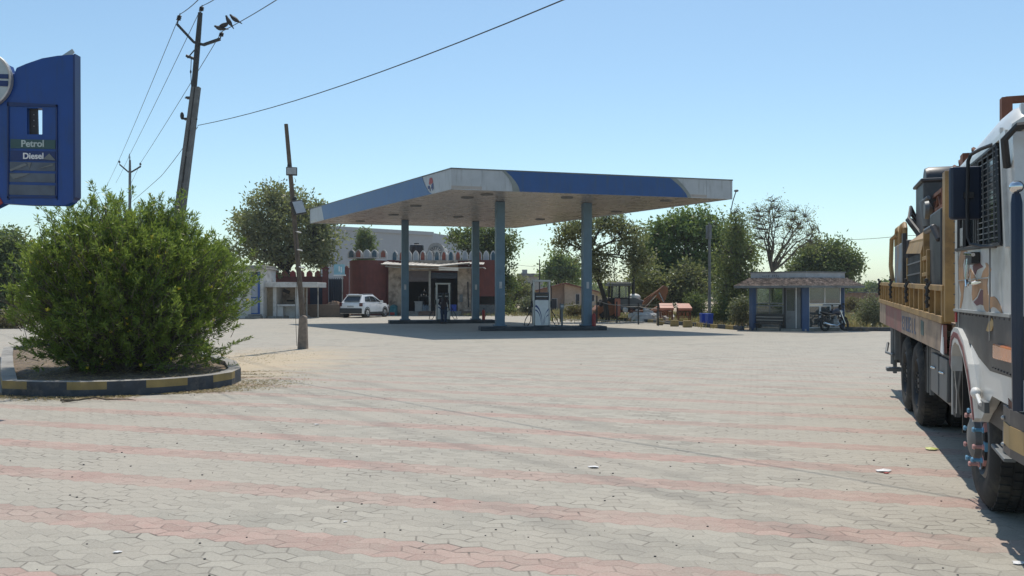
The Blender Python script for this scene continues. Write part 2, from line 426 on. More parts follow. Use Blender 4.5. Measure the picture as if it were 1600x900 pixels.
# tyre tracks and oil spots
tu = S.math('SUBTRACT', S.math('ADD', S.math('MULTIPLY', X, .80), S.math('MULTIPLY', Y, .60)), S.math('MULTIPLY', S.noise(co, .12, 1), 1.2))
def track(c0, wd):
    return S.math('SUBTRACT', 1, S.ramp(S.math('ABSOLUTE', S.math('SUBTRACT', tu, c0)), wd * .4, wd))
tks = S.math('MAXIMUM', S.math('MAXIMUM', track(4.35, .16), track(4.95, .12)), S.math('MAXIMUM', track(3.1, .15), track(6.3, .18)))
tks = S.math('MULTIPLY', tks, S.math('MULTIPLY', S.ramp(S.noise(co, .8, 4), .25, .7), .36))
col = S.mix(tks, col, (.16, .15, .135))
spot = S.ramp(S.noise(co, 2.1, 3, .5), .70, .76)
col = S.mix(S.math('MULTIPLY', spot, .35), col, (.14, .13, .12))
jm = S.math('MULTIPLY', joint, S.math('ADD', .10, S.math('MULTIPLY', S.math('MULTIPLY', S.ramp(nz2, .42, .62), S.ramp(S.noise(co, 5, 3), .38, .6)), .85)))
jm = S.math('MULTIPLY', jm, S.math('SUBTRACT', 1, S.math('MULTIPLY', sand, .7)))
col = S.mix(jm, col, (.115, .10, .085))
p = S.n('ShaderNodeBsdfPrincipled'); S.set(p.inputs['Base Color'], col); p.inputs['Roughness'].default_value = .82
p.inputs['Specular IOR Level'].default_value = .3
hgt = S.math('ADD', S.math('MULTIPLY', joint, -1.0), S.math('ADD', S.math('MULTIPLY', rnd, .5), S.math('MULTIPLY', fine, .25)))
S.set(p.inputs['Normal'], S.bump(hgt, .5, .006)); S.t.links.new(p.outputs[0], S.out.inputs[0]); M['paver'] = S.m

S = NT('dry_ground')
co = S.coord()
a = S.noise(co, .08, 6, .6); b = S.noise(co, 1.5, 6, .6)
col = S.mix(S.ramp(a, .35, .65), (.36, .27, .18), (.46, .37, .26)); col = S.mix(S.math('MULTIPLY', S.ramp(b, .5, .75), .6), col, (.22, .18, .10))
p = S.n('ShaderNodeBsdfPrincipled'); S.set(p.inputs['Base Color'], col); p.inputs['Roughness'].default_value = .95
S.set(p.inputs['Normal'], S.bump(b, .6, .05)); S.t.links.new(p.outputs[0], S.out.inputs[0]); M['dry'] = S.m

g = MB(); Z0 = -.06
N = 60
g.add([(-1500, -60, Z0), (1500, -60, Z0), (1500, 2500, Z0), (-1500, 2500, Z0)], [(0, 1, 2, 3)])
tag(g.build('ground', 'dry'), kind='structure')
pav = [(-40, -12, 0), (42, -12, 0), gr(1820, 520), gr(1400, 517.8), gr(1160, 516.5), gr(1060, 508), gr(960, 500.5), gr(845, 494.5), gr(790, 490.5), gr(600, 490.5), gr(530, 494), gr(370, 499), gr(-120, 503), gr(-400, 505)]
pm = MB(); pm.prism([Vector(q) for q in pav], (0, 0, -.05)); tag(pm.build('paving', 'paver'), kind='structure')

# kerb of black and yellow blocks along the back right of the forecourt
kb = MB()
kp = [gr(830, 493.0), gr(880, 496), gr(960, 500.5), gr(1060, 508), gr(1162, 516.3)]
segs = []
for a_, b_ in zip(kp[:-1], kp[1:]):
    n = max(1, round((b_ - a_).length / .75))
    for i in range(n): segs.append((a_.lerp(b_, i / n), a_.lerp(b_, (i + 1) / n)))
for i, (a_, b_) in enumerate(segs):
    d = (b_ - a_); rz = math.atan2(d.y, d.x); c = (a_ + b_) / 2 + Vector((0, .11, .06))
    kb.box(c + Vector((0, 0, random.uniform(-.012, .012))), (d.length - .012, .16, .26), rz + random.uniform(-.02, .02), m=i % 2)
tag(kb.build('kerb', ['kerb_black', 'kerb_yellow'], bevel=.015), kind='structure')
kb = MB()
a_, b_ = gr(1322, 515.2), gr(1900, 519); n = 22
for i in range(n):
    p0, p1 = a_.lerp(b_, i / n), a_.lerp(b_, (i + 1) / n); d = p1 - p0
    kb.box((p0 + p1) / 2 + Vector((0, .12, .03)), (d.length - .012, .16, .18), math.atan2(d.y, d.x), m=0)
tag(kb.build('kerb', ['kerb_black', 'kerb_yellow'], bevel=.015), kind='structure')
kb = MB()
a_, b_ = gr(420, 497.5), gr(540, 493.8)
kb.box((a_ + b_) / 2 + Vector((0, .5, .05)), ((b_ - a_).length, .9, .18), math.atan2((b_ - a_).y, (b_ - a_).x))
tag(kb.build('pavement', 'concrete', bevel=.02), kind='structure')

# ================================================================ PLANTER AND BUSH
PB = thing('planter', 'raised planter with black and yellow kerb and leaf-strewn soil under the yellow oleander bush', 'planter', (-8, 17, 0))
ring = [V(-8.1, 13.22, 0), V(-7.4, 13.02, 0), V(-6.74, 13.0, 0), V(-6.2, 13.15, 0), V(-5.68, 13.4, 0), V(-5.35, 13.72, 0), V(-5.08, 14.15, 0), V(-4.95, 14.7, 0), V(-5.05, 15.5, 0),
        V(-5.7, 17.2, 0), V(-7.0, 19.4, 0), V(-8.6, 21.6, 0), V(-10.6, 23.6, 0), V(-12.4, 24, 0), V(-13.4, 23.2, 0), V(-13.2, 21.6, 0), V(-11.6, 18.9, 0), V(-9.9, 16.1, 0), V(-8.6, 14.0, 0)]
def inset(ps, d):
    out = []; n = len(ps)
    for i in range(n):
        t = (ps[(i + 1) % n] - ps[i - 1]).normalized(); out.append(ps[i] + Vector((-t.y, t.x, 0)) * d)
    return out
inr = inset(ring, .22); HK = .24
kb = MB()
def sub(a, b, k): return [a.lerp(b, i / k) for i in range(k)]
RO, RI = [], []
for i in range(len(ring)):
    k = 3
    RO += sub(ring[i], ring[(i + 1) % len(ring)], k); RI += sub(inr[i], inr[(i + 1) % len(ring)], k)
n = len(RO); zt = Vector((0, 0, HK))
for i in range(n):
    a0, a1, b0, b1 = RO[i], RO[(i + 1) % n], RI[i], RI[(i + 1) % n]
    hm = Vector((0, 0, HK * .48)); mid = (a0 + a1) / 2
    px = CX + F * mid.x / mid.y
    yel = mid.y < 16 and (108 < px < 172 or 232 < px < 292 or 330 < px < 365 or px < 38)
    m = 1 if yel else 0
    tilt = Vector((0, 0, 0))
    kb.add([a0 - zt * .2, a1 - zt * .2, a1 + hm, a0 + hm], [(0, 1, 2, 3)], 0)
    kb.add([a0 + hm, a1 + hm, a1 + zt, a0 + zt], [(0, 1, 2, 3)], m)
    kb.add([a0 + zt, a1 + zt, b1 + zt, b0 + zt], [(0, 1, 2, 3)], 2)
    kb.add([b0 + zt, b1 + zt, b1 - zt * .2, b0 - zt * .2], [(0, 1, 2, 3)], 0)
kb.build('kerb', ['kerb_black', 'kerb_yellow', 'concrete'], PB, world=True)
sm = MB(); cenp = sum(RI, Vector()) / n
rings_ = []
for k in range(9):
    t = k / 8; rr = []
    for q in RI:
        p_ = q.lerp(cenp, t); p_ = p_ + Vector((0, 0, .16 + .06 * t + random.uniform(-.02, .03))); rr.append(p_)
    rings_.append(rr)
vs = [q for rr in rings_ for q in rr]; fs = []
for k in range(8):
    for i in range(n): fs.append((k * n + i, k * n + (i + 1) % n, (k + 1) * n + (i + 1) % n, (k + 1) * n + i))
sm.add(vs, fs); sm.build('soil', 'soil', PB, smooth=True, world=True)

# the bush: bare stems fanning out of one root, leaves in sprays at the twig tips
BR = thing('oleander_bush', 'large green oleander bush dotted with yellow flowers growing in the raised planter', 'bush', (-7.3, 15.9, .18))
bc = V(-7.30, 15.9, 1.70); br = V(2.14, 2.1, 1.80)
st = MB(); C, D = [], []
root_pts = [V(-6.9 + random.uniform(-.5, .25), 15.6 + random.uniform(-.3, .5), .15) for _ in range(8)] + [V(-7.9 + random.uniform(-.5, .5), 16.1 + random.uniform(-.5, .5), .15) for _ in range(6)]
def bush_r(d):                                   # uneven outline
    a = math.atan2(d.y, d.x); e = d.z
    return 1 + .035 * math.sin(3 * a + 1.0) + .03 * math.sin(5 * a + 3 * e) + .06 * math.sin(7 * e + 2 * a) + .05 * math.sin(13 * a + 9 * e)
tips = []
for i in range(5200):
    d = Vector((random.gauss(0, 1), random.gauss(0, 1), random.gauss(0, 1) + .12)).normalized()
    rad = random.random() ** .40 * bush_r(d) * random.uniform(.92, 1.0)
    if random.random() < .03: rad = 1.06 * bush_r(d)
    if math.sin(4.1 * d.x + 2) * math.sin(5.3 * d.z + 1) * math.sin(4.7 * d.y) > .38 and rad > .8: continue
    wd = 1.0 if d.z > 0 else min(1.16, (1 - .82 * d.z * d.z) ** .5 / max(.3, (1 - d.z * d.z) ** .5))
    pnt = bc + Vector((d.x * br.x * wd, d.y * br.y * wd, d.z * br.z)) * rad
    hr = (pnt - Vector((bc.x, bc.y, pnt.z))).length
    if pnt.z < .22 + max(0, 1.1 - hr) * .35: continue
    if pnt.z < .6 and (pnt.y < 13.75 or pnt.x > -5.3): continue
    tips.append(pnt)
for i, tpt in enumerate(tips):
    b0 = min(root_pts, key=lambda q: (q - tpt).length + random.uniform(0, 1.2))
    m1 = b0.lerp(tpt, .5) + Vector(((b0.x - tpt.x) * .12, (b0.y - tpt.y) * .12, .25))
    dirv = (tpt - m1).normalized() * .9 + Vector((random.gauss(0, .25), random.gauss(0, .25), .35)); dirv.normalize()
    if i % 7 == 0: st.tube([b0, b0.lerp(m1, .5) + Vector((random.gauss(0, .04), random.gauss(0, .04), 0)), m1, tpt], [.028, .022, .014, .004], 5, cap=False)
    else: st.tube([tpt - dirv * .45 + Vector((random.gauss(0, .06), random.gauss(0, .06), 0)), tpt], [.007, .003], 3, cap=False)
    L = random.uniform(.12, .26); nn = random.randint(20, 36)
    t = rng.uniform(0, 1, nn)[:, None]
    C.append(np.array(tpt) - np.array(dirv) * L * (1 - t) + rng.normal(size=(nn, 3)) * .015)
    D.append(np.tile(np.array(dirv), (nn, 1)) * (.35 + .8 * t))
st.build('stem', 'bark_grey', BR, smooth=True, world=True)
C = np.concatenate(C); D = np.concatenate(D)
leaf_cloud('foliage', C, D, .105, .021, 'leaf_bush', BR, jit=.6)
sel = rng.choice(len(C), 900, replace=False)
leaf_cloud('dry_foliage', C[sel] + rng.normal(size=(900, 3)) * .03, None, .10, .022, 'leaf_dry', BR, jit=1)
fm = MB()
for k_ in range(5):
    a_ = k_ * 2 * math.pi / 5; c_, s_ = math.cos(a_), math.sin(a_)
    fm.add([V(0, 0, 0), V(c_ * .02 - s_ * .018, s_ * .02 + c_ * .018, .035), V(c_ * .045, s_ * .045, .055), V(c_ * .02 + s_ * .018, s_ * .02 - c_ * .018, .035)], [(0, 1, 2, 3)])
fo = fm.build('flower', 'flower', BR)
for i, tpt in enumerate(random.sample([t for t in tips if (t - bc).length > 1.35], 95)):
    f_ = fo if i == 0 else fo.copy()
    if i: COL.objects.link(f_); f_.parent = BR
    f_.location = tpt - BR.location + Vector((random.gauss(0, .03), random.gauss(0, .03) - .03, .03)); f_.rotation_euler = (random.uniform(.2, 1.3), random.uniform(-.5, .5), random.uniform(0, 6))
# low sprig leaning out over the kerb
sp_ = thing('oleander_sprig', 'low leafy sprig leaning out to the right of the bush over the sand', 'plant', gr(335, 560))
b0, b1 = gr(325, 565) + V(0, 0, .05), at(392, 528, 17.2)
ms = MB(); ms.tube([b0, b0.lerp(b1, .5) + V(0, 0, .06), b1], [.008, .006, .003], 5); ms.build('stem', 'bark_grey', sp_, world=True)
cc, dd = [], []
for i in range(110):
    t = random.uniform(.1, 1); q = b0.lerp(b1, t) + V(0, 0, .06 * 4 * t * (1 - t)); cc.append(tuple(q)); dd.append((.5, 0, .6))
leaf_cloud('foliage', cc, dd, .11, .03, 'leaf_dark', sp_, jit=.7)

# fallen leaves on the soil and round the kerb
cc = []
for i in range(5200):
    q = random.choice(RI).lerp(cenp, random.random() ** 1.2 * .9)
    if q.y < 20: cc.append((q.x + random.gauss(0, .1), q.y + random.gauss(0, .1), .20 + random.uniform(0, .035)))
for i in range(4600):
    a_ = random.choice([i_ for i_ in RO if i_.y < 19 and i_.x > -6.4 or i_.y < 13.6])
    d = abs(random.gauss(0, .6)); cx, cy = a_.x + random.gauss(0, .12), a_.y
    if a_.x > -5.9: cx += d * .9; cy += d * .3
    else: cy -= d * .35
    cc.append((cx, cy, .008 + random.uniform(0, .01)))
for i in range(900): cc.append((-6.6 + random.gauss(0, .7), 21 + random.gauss(0, 1.6), .012))
o = leaf_cloud('fallen_leaves', cc, None, .075, .022, 'straw', None, world=False, jit=1); o.data.vertices
co_ = np.empty(len(o.data.vertices) * 3); o.data.vertices.foreach_get('co', co_); co_ = co_.reshape(-1, 4, 3)
zb = co_[:, :1, 2:3]; co_[:, :, 2:3] = zb + (co_[:, :, 2:3] - zb) * .25 * (np.abs(co_[:, :, 2:3] - zb) < 1); co_[:, :, 2] = np.maximum(co_[:, :, 2], .004)
o.data.vertices.foreach_set('co', co_.ravel()); tag(o, 'dry yellow leaves fallen on the planter soil and the paving beside the kerb', 'fallen leaves', kind='stuff')

# ================================================================ PYLON SIGN
YS = 12.0; k = YS / F
SG = thing('pylon_sign', 'tall blue fuel station sign board with Petrol and Diesel panels at the left edge', 'sign', (at(-70, 461, YS).x, YS, 0))
def sp2(px, py, dy=0): q = at(px, py, YS); return Vector((q.x, YS + dy, q.z))
b = MB()
out = [(-260, 330), (-260, 60), (-30, 60), (-2, 96), (12, 101), (16, 112), (22, 116), (26, 106), (40, 100), (62, 92), (90, 87), (117, 85)]
out += [(117, 308), (112, 316), (100, 321), (5, 318), (-20, 330)]
# board made of strips round the slot hole
slot = (42, 169, 66, 210)
b.prism([sp2(*q) for q in [(-260, 330), (-260, 60), (-30, 60), (-2, 96), (12, 101), (16, 112), (22, 116), (26, 106), (40, 100), (42, 99.2), (42, 321 - .8), (5, 318), (-20, 330)]], (0, .14, 0))
b.prism([sp2(*q) for q in [(66, 91), (90, 87), (117, 85), (117, 308), (112, 316), (100, 321), (66, 320.4)]], (0, .14, 0))
b.prism([sp2(*q) for q in [(42, 99.2), (66, 91), (66, 169), (42, 169)]], (0, .14, 0))
b.prism([sp2(*q) for q in [(42, 210), (66, 210), (66, 320.4), (42, 320.2)]], (0, .14, 0))
b.build('board', 'sign_blue', SG, world=True)
b = MB(); b.prism([sp2(*q, .05) for q in [(43, 169), (55, 169), (56, 210), (43, 210)]], (0, .03, 0))
for q in (178, 187, 196): b.ell(sp2(50, q, .05), .008, 6, 4, m=1)
b.build('slot_plate', ['black', 'alu'], SG, world=True)
b = MB(); b.prism([sp2(*q, -.018) for q in [(12, 166), (13, 159.5), (90, 164), (90, 167)]], (0, .02, 0))
b.prism([sp2(*q, -.018) for q in [(12, 160), (14.5, 160), (14.5, 312), (12, 312)]], (0, .02, 0)); b.prism([sp2(*q, -.018) for q in [(88, 164), (90, 164), (90, 312), (88, 312)]], (0, .02, 0)); b.prism([sp2(*q, -.018) for q in [(12, 307), (90, 307), (90, 309.5), (12, 309.5)]], (0, .02, 0))
b.prism([sp2(*q, -.01) for q in [(114.5, 86), (117.5, 84), (118.3, 308), (115, 312)]], (0, .16, 0))
b.build('panel_frame', 'sign_blue_dark', SG, world=True)
rows = [((17, 217.5, 87, 231.5), 'sign_green'), ((17, 235.5, 87, 250.5), 'sign_blue_dark'), ((16, 253, 86.5, 266), 'sign_grey'), ((15.5, 270, 86.5, 284), 'sign_grey'), ((15, 288.5, 86.5, 304), 'sign_grey')]
pan = []
for (x0, y0, x1, y1), mt in rows:
    b = MB(); b.prism([sp2(*q, -.012) for q in [(x0, y0), (x1, y0 + 1.5), (x1, y1 + 1.5), (x0, y1)]], (0, .015, 0)); pan.append(b.build('price_panel', mt, SG, world=True))
b = MB()
for tri_ in ([(68, 249), (78, 240), (88, 251)], [(16, 265), (40, 255), (44, 258), (18, 268)], [(60, 264), (84, 256), (84, 259)], [(16, 272), (48, 271), (40, 275), (22, 280)], [(44, 254), (47, 264), (50, 254)]):
    b.prism([sp2(*q, -.02) for q in tri_], (0, .004, 0))
b.build('torn_film', 'steel_grey', SG, world=True)
for txt, px, py, mt, sz in (('Petrol', 52, 229.5, 'sign_letter', .135), ('Diesel', 53, 248.3, 'sign_letter_white', .12)):
    q = sp2(px, py, -.016); letters(None, txt, mt, SG, q - SG.location, (R(90), 0, 0), sz, bold=.003)
b = MB(); b.prism([sp2(*q, .1) for q in [(78, 92), (107, 73), (110, 78), (103, 86), (90, 90)]], (0, .02, 0)); b.build('loose_flap', 'alu', SG, world=True)
# round emblem at the left
b = MB(); c = sp2(-22, 126, -.06)
b.lathe([(0, 0), (.40, 0), (.405, .05), (.0, .05)], c, 'Y', 40, m=0); b.lathe([(.375, -.008), (.40, -.012), (.40, .0), (.375, 0)], c, 'Y', 40, m=1)
for z0, z1, mz in ((-.10, -.02, 2), (.01, .075, 2)):
    xs = math.sqrt(.37 ** 2 - max(abs(z0), abs(z1)) ** 2)
    b.prism([c + V(-xs, -.01, z0 + .03), c + V(xs, -.01, z0), c + V(xs, -.01, z1), c + V(-xs, -.01, z1 + .02)], (0, .008, 0), m=mz)
b.build('emblem', ['alu', 'fort_white', 'sign_blue_dark'], SG, world=True)
b = MB()
b.box((SG.location.x - .9, YS + .2, 2.3), (.22, .22, 4.6)); b.box((SG.location.x - .4, YS + .2, 2.3), (.18, .18, 4.6)); b.box((SG.location.x - .65, YS + .2, .05), (.9, .5, .16))
b.build('post', 'alu', SG, world=True)
b = MB(); b.prism([sp2(*q, -.012) for q in [(-30, 330), (-10, 290), (5, 317), (-10, 329)]], (0, .01, 0)); b.build('red_stripe', 'red', SG, world=True)

# ================================================================ POWER POLES, WIRES, BIRDS
def power_pole(Y, pts, label, big):
    k = Y / F
    b0 = at(pts['base'][0], HY + F * H / Y, Y)
    r = thing('power_pole', label, 'power pole', b0)
    P = lambda px, py: at(px, py, Y)
    if big:
        m = MB()
        top = P(306, 136); bl, brr = P(248, 541), P(260, 541)
        for q, dx in ((bl, -.07), (brr, .07)):
            m.prism([q + V(-.06, -.1, 0), q + V(.06, -.1, 0), top + V(dx + .055, -.08, 0), top + V(dx - .055, -.08, 0)], (0, .2, 0))
        for t in (.2, .35, .5, .62, .74, .84, .93):
            a1, a2 = bl.lerp(top + V(-.1, 0, 0), t), brr.lerp(top + V(.1, 0, 0), t); m.box((a1 + a2) / 2, ((a2 - a1).length + .02, .1, .12))
        m.build('concrete_post', 'pole_concrete', r, world=True, bevel=.01)
        m = MB(); m.tube([P(299, 185), P(308, 80), P(313, 20)], [.085, .085, .07], 8); m.build('steel_post', 'dark_steel', r, world=True)
        m = MB(); a1, a2 = P(300, 153), P(297, 186)
        for q, w in ((a1, .34), (a2, .36)):
            m = MB(); m.box(q, (w, .16, .06)); m.tube([q + V(-w / 2 - .05, 0, 0), q + V(w / 2 + .05, 0, 0)], .02, 5)
            if w > .35: m.ell(q + V(-.25, 0, .1), (.06, .06, .12))
            m.build('clamp', 'dark_steel', r, world=True)
        m = MB(); m.tube([P(304, 78), P(293, 91)], .02, 5); m.tube([P(291, 87), P(304, 92)], .045, 6); m.tube([P(299, 88), P(298, 112), P(299, 134)], .012, 5); m.ell(P(298, 112), (.03, .03, .06), 6, 5)
        m.build('stay_bracket', 'dark_steel', r, world=True)
    else:
        m = MB(); q = P(*pts['c']); m.tube([b0, q, P(*pts['top'])], [.12, .08, .06], 8); m.build('concrete_post', 'pole_concrete', r, world=True)
    c, l1, l2, r1, r2 = (P(*pts[z]) for z in ('c', 'l1', 'l2', 'r1', 'r2'))
    m = MB(); s_ = .055
    m.tube([c, l1, l2], s_, 4); m.tube([c, r1, r2], s_, 4); m.build('cross_arm', 'dark_steel', r, world=True)
    for q, tpt in ((l2, P(*pts['li'])), (r2, P(*pts['ri'])), (P(*pts['ti0']), P(*pts['ti1']))):
        m = MB(); m.tube([q, tpt], .018, 6)
        for t in (.45, .6, .75): m.lathe([(.0, -.02), (.075, -.015), (.05, .02), (0, .02)], q.lerp(tpt, t), 'Z', 10)
        m.build('insulator', 'dark_steel', r, world=True, smooth=True)
    return r
power_pole(26, dict(base=(252, 541), c=(310, 68), l1=(303, 66), l2=(277, 38), r1=(318, 70), r2=(344, 61), li=(281.5, 21), ri=(347, 49), ti0=(313, 22), ti1=(316, 8), top=(313, 20)), 'tall twin-legged concrete power pole with V cross arm behind the bush', True)
power_pole(54, dict(base=(202, 500), c=(203, 269), l1=(201, 269), l2=(187, 257), r1=(205, 269), r2=(220, 260), li=(186, 250), ri=(219, 254), ti0=(203, 255), ti1=(202, 240), top=(203, 250)), 'smaller distant power pole with V cross arm rising above the bush', False)
def wire(label, pts, r=.012, sag=0):
    m = MB(); P = []
    for a1, a2 in zip(pts[:-1], pts[1:]):
        for i in range(13):
            t = i / 12; P.append(a1.lerp(a2, t) - V(0, 0, sag * 4 * t * (1 - t)))
    m.tube(P, r, 4); return tag(m.build('power_line', 'wire'), label, 'power line', 'overhead wires')
# each runs from the far side past the near pole and on over the camera
for name_, far, ins, near, lab in (('l', (186, 250), (281.5, 22), (330, -22, 18), 'overhead wire from the left insulators of the two power poles'),
                             ('t', (203, 241), (316, 9), (372, -30, 18), 'overhead wire from the top insulators of the two power poles'),
                             ('r', (220, 254), (347, 49), (510, -52, 17), 'overhead wire from the right insulators, with birds sitting on it')):
    a1 = at(far[0], far[1], 54); a2 = at(ins[0], ins[1], 26); a3 = at(*near); a0 = at(far[0] - 22, far[1] + 45, 84)
    wire(lab, [a0, a1, a2, a3], .011, .06)
wire('long single wire crossing the sky from the near power pole to the upper right', [at(309, 196, 26), at(882, -1, 13), at(1500, -330, 9)], .011, .22)
wire('low wire running down behind the bush from the near power pole', [at(309, 198, 26), at(252, 275, 34), at(175, 340, 60)], .010, .05)
wire('thin far wire crossing the sky above the truck bed at right', [at(1262, 374.5, 70), at(1415, 368, 64), at(1700, 352, 60)], .022, .15)
wire('thin far wire between the canopy columns and the round trees', [at(800, 413, 90), at(930, 418, 90)], .018, .2)
def bird(px, py, face, label, s=1.0, tilt=.5):
    c = at(px, py, 24.6); m = MB()
    d = Vector((face * math.cos(tilt), -.1, math.sin(tilt)))
    u = Vector((0, 0, 1))
    pts = [c - d * .20 * s, c - d * .12 * s, c - d * .04 * s, c + d * .03 * s, c + d * .075 * s + u * .01, c + d * .10 * s + u * .03, c + d * .125 * s + u * .04, c + d * .15 * s + u * .035]
    m.tube(pts, [.012, .022 * s, .052 * s, .056 * s, .042 * s, .03 * s, .028 * s, .006], 8)
    m.tube([c - V(0, 0, .04), c - V(0, 0, .1)], .006, 4)
    tag(m.build('pigeon', 'bird', smooth=True), label, 'bird', 'birds on the overhead wire')
bird(344, 44, -1, 'dark pigeon perched lowest on the right insulator of the near pole', 1.2, .1); bird(349.5, 39.5, 1, 'dark pigeon just above the lowest one beside the insulator', 1.2, .25)
bird(358, 34, -1, 'dark pigeon sitting upright, third along the wire from the insulator', 1.2, 1.0); bird(367, 30, -1, 'dark pigeon farthest out along the wire from the insulator', 1.2, .55)
# ================================================================ LEANING LAMP POLE
YP = 24.8; LP = thing('lamp_pole', 'leaning wooden pole with floodlights and a stubby concrete foot at the edge of the sand', 'lamp pole', at(473, 545, YP))
P = lambda px, py, dy=0: at(px, py, YP) + V(0, dy, 0)
m = MB(); m.tube([P(475, 540, .08), P(470, 470, .06), P(463, 380), P(455, 285), P(447, 194)], [.085, .08, .075, .07, .06], 8); m.build('pole', 'wood', LP, world=True, smooth=True)
m = MB(); m.prism([P(466, 546, -.14), P(481, 546, -.14), P(479, 495, -.11), P(474, 492, -.11), P(468, 496, -.11)], (0, .24, 0)); m.build('foot', 'stub', LP, world=True, bevel=.03)
m = MB(); m.box(P(458, 269, -.16), (.32, .14, .24), .25); m.box(P(452, 262, -.06), (.06, .14, .16)); fl = m.build('floodlight', 'dark_steel', LP, world=True, bevel=.015)
m = MB(); m.box(P(458, 269, -.16) + Matrix.Rotation(.25, 3, 'Z') @ V(0, -.072, 0), (.27, .02, .19), .25); m.build('lens', 'lamp_lens', fl).location = -V(*LP.location)
m = MB(); rr = Matrix.Rotation(-.35, 3, 'Y') @ Matrix.Rotation(.9, 3, 'Z')
m.box(P(467, 325, -.1), (.42, .1, .42), rot=rr); m.box(P(461, 312, -.05), (.1, .1, .12)); m.tube([P(466, 330, -.1), P(468, 342, -.1), P(465, 350, 0)], .012, 5); fl = m.build('floodlight', 'dark_steel', LP, world=True, bevel=.015)
m = MB(); m.box(P(467, 325, -.1) + rr @ V(0, -.055, 0), (.36, .02, .36), rot=rr); m.build('lens', 'lamp_lens', fl).location = -V(*LP.location)
for py, x0 in ((363, 463), (391, 465), (418, 468)):
    m = MB(); m.tube([P(x0, py - 1, -.05), P(x0 + 9, py + 1, -.12)], .018, 6); m.build('climbing_step', 'white_paint', LP, world=True)
m = MB(); m.tube([P(464, 350, -.1), P(466, 430, -.11), P(463, 490, -.1), P(466, 540, -.16)], .008, 4); m.build('cable', 'wire', LP, world=True)

# ================================================================ CANOPY
ZS, ZT = 5.8, 6.61
cN, cR, cL = V(-2.41, 33.03, 0), V(9.66, 36.47, 0), V(-11.84, 48.75, 0); cB = cR + cL - cN
CN = thing('fuel_canopy', 'wide flat fuel station canopy with blue and white fascia on four blue columns', 'canopy', (-.6, 42.6, 0))
def on_edge(a, b, px):                         # where the sight line of column px crosses the edge a-b
    k = (px - CX) / F; d = b - a; return (k * a.y - a.x) / (d.x - k * d.y)
m = MB(); m.prism([q + V(0, 0, ZS + .03) for q in (cN, cR, cB, cL)], (0, 0, .12)); m.build('soffit', 'soffit', CN, world=True) if 'soffit' in M else None
sof = m
m = MB()
for a, b in ((cN, cR), (cR, cB), (cB, cL), (cL, cN)):
    d = (b - a).normalized(); nrm = V(d.y, -d.x, 0)
    a2, b2 = a - nrm * .10, b - nrm * .10
    L = (b - a).length; npan = int(L / 1.22)
    for i in range(npan):
        p0, p1 = a + d * (L * i / npan + (.004 if i else 0)), a + d * (L * (i + 1) / npan - (.004 if i < npan - 1 else 0))
        jog = nrm * random.uniform(-.003, .003)
        m.prism([p0 + V(0, 0, ZS) + jog, p1 + V(0, 0, ZS) + jog, p1 + V(0, 0, ZT) + jog, p0 + V(0, 0, ZT) + jog], -nrm * .08)
m.build('fascia', 'fascia_white', CN, world=True)
m = MB()
for a, b in ((cN, cR), (cR, cB), (cB, cL), (cL, cN)):
    d = (b - a).normalized(); nrm = V(d.y, -d.x, 0)
    m.prism([a + V(0, 0, ZT + .002) - d * .02 + nrm * .02, b + V(0, 0, ZT + .002) + d * .02 + nrm * .02, b + V(0, 0, ZT + .05) + d * .02 + nrm * .02, a + V(0, 0, ZT + .05) - d * .02 + nrm * .02], -nrm * .13)
m.build('coping', 'steel_grey', CN, world=True)
def fas(a, b, left, right, off, mt, name):     # left/right: (px at bottom .. px at top) boundary curves as lists of (t, px)
    d = b - a; dn = d.normalized(); nrm = V(dn.y, -dn.x, 0)
    pts = [a + d * on_edge(a, b, px) + V(0, 0, ZS + (ZT - ZS) * t) + nrm * off for t, px in left] + [a + d * on_edge(a, b, px) + V(0, 0, ZS + (ZT - ZS) * t) + nrm * off for t, px in reversed(right)]
    m = MB(); m.prism(pts, nrm * .003); return m.build(name, mt, CN, world=True)
arc = lambda x0, x1, p=2.0: [(t / 8, x1 + (x0 - x1) * (1 - (t / 8) ** p)) for t in range(9)]
fas(cN, cR, arc(812, 790, 1.7), arc(1074, 1047, 1.5), .012, 'fascia_blue', 'blue_band')
fas(cN, cR, arc(801, 784, 2.2), arc(812, 790, 1.7), .009, 'fascia_grey', 'grey_swoosh'); fas(cN, cR, arc(1074, 1047, 1.5), arc(1080, 1057, 1.4), .009, 'fascia_grey', 'grey_swoosh')
fas(cN, cL, [(t / 8, 675 - 15 * (t / 8) ** .6) for t in range(9)], [(t / 8, 506.5 - 4 * t / 8) for t in range(9)], -.016, 'fascia_blue_pale', 'blue_band')
# emblem near the corner
d = (cL - cN).normalized(); nn = V(d.y, -d.x, 0) * -1; nn = -V(-d.y, d.x, 0) if V(-d.y, d.x, 0).y > 0 else V(-d.y, d.x, 0)
e0 = cN + (cL - cN) * on_edge(cN, cL, 673.5) + V(0, 0, 6.2)
r_ = -d
def E(x, z, o=.014): return e0 + r_ * x * 1.15 + V(0, 0, z) + nn * o
m = MB()
for pl, mi in (([(-.16, .06), (-.09, .27), (.0, .29), (.0, .06), (-.06, -.02)], 0), ([(.02, .05), (.02, .29), (.13, .24), (.19, .1), (.1, .0)], 0), ([(-.24, -.03), (-.1, -.04), (-.02, -.26), (-.06, -.28), (-.14, -.14), (-.24, -.16)], 1), ([(.05, -.03), (.21, .04), (.22, -.2), (.14, -.28), (.13, -.12), (.04, -.2)], 1), ([(-.06, -.02), (.06, -.02), (.0, -.2)], 2)):
    m.prism([E(*q) for q in pl], nn * .004, m=mi)
m.build('emblem', ['logo_red', 'logo_blue', 'fort_white'], CN, world=True)
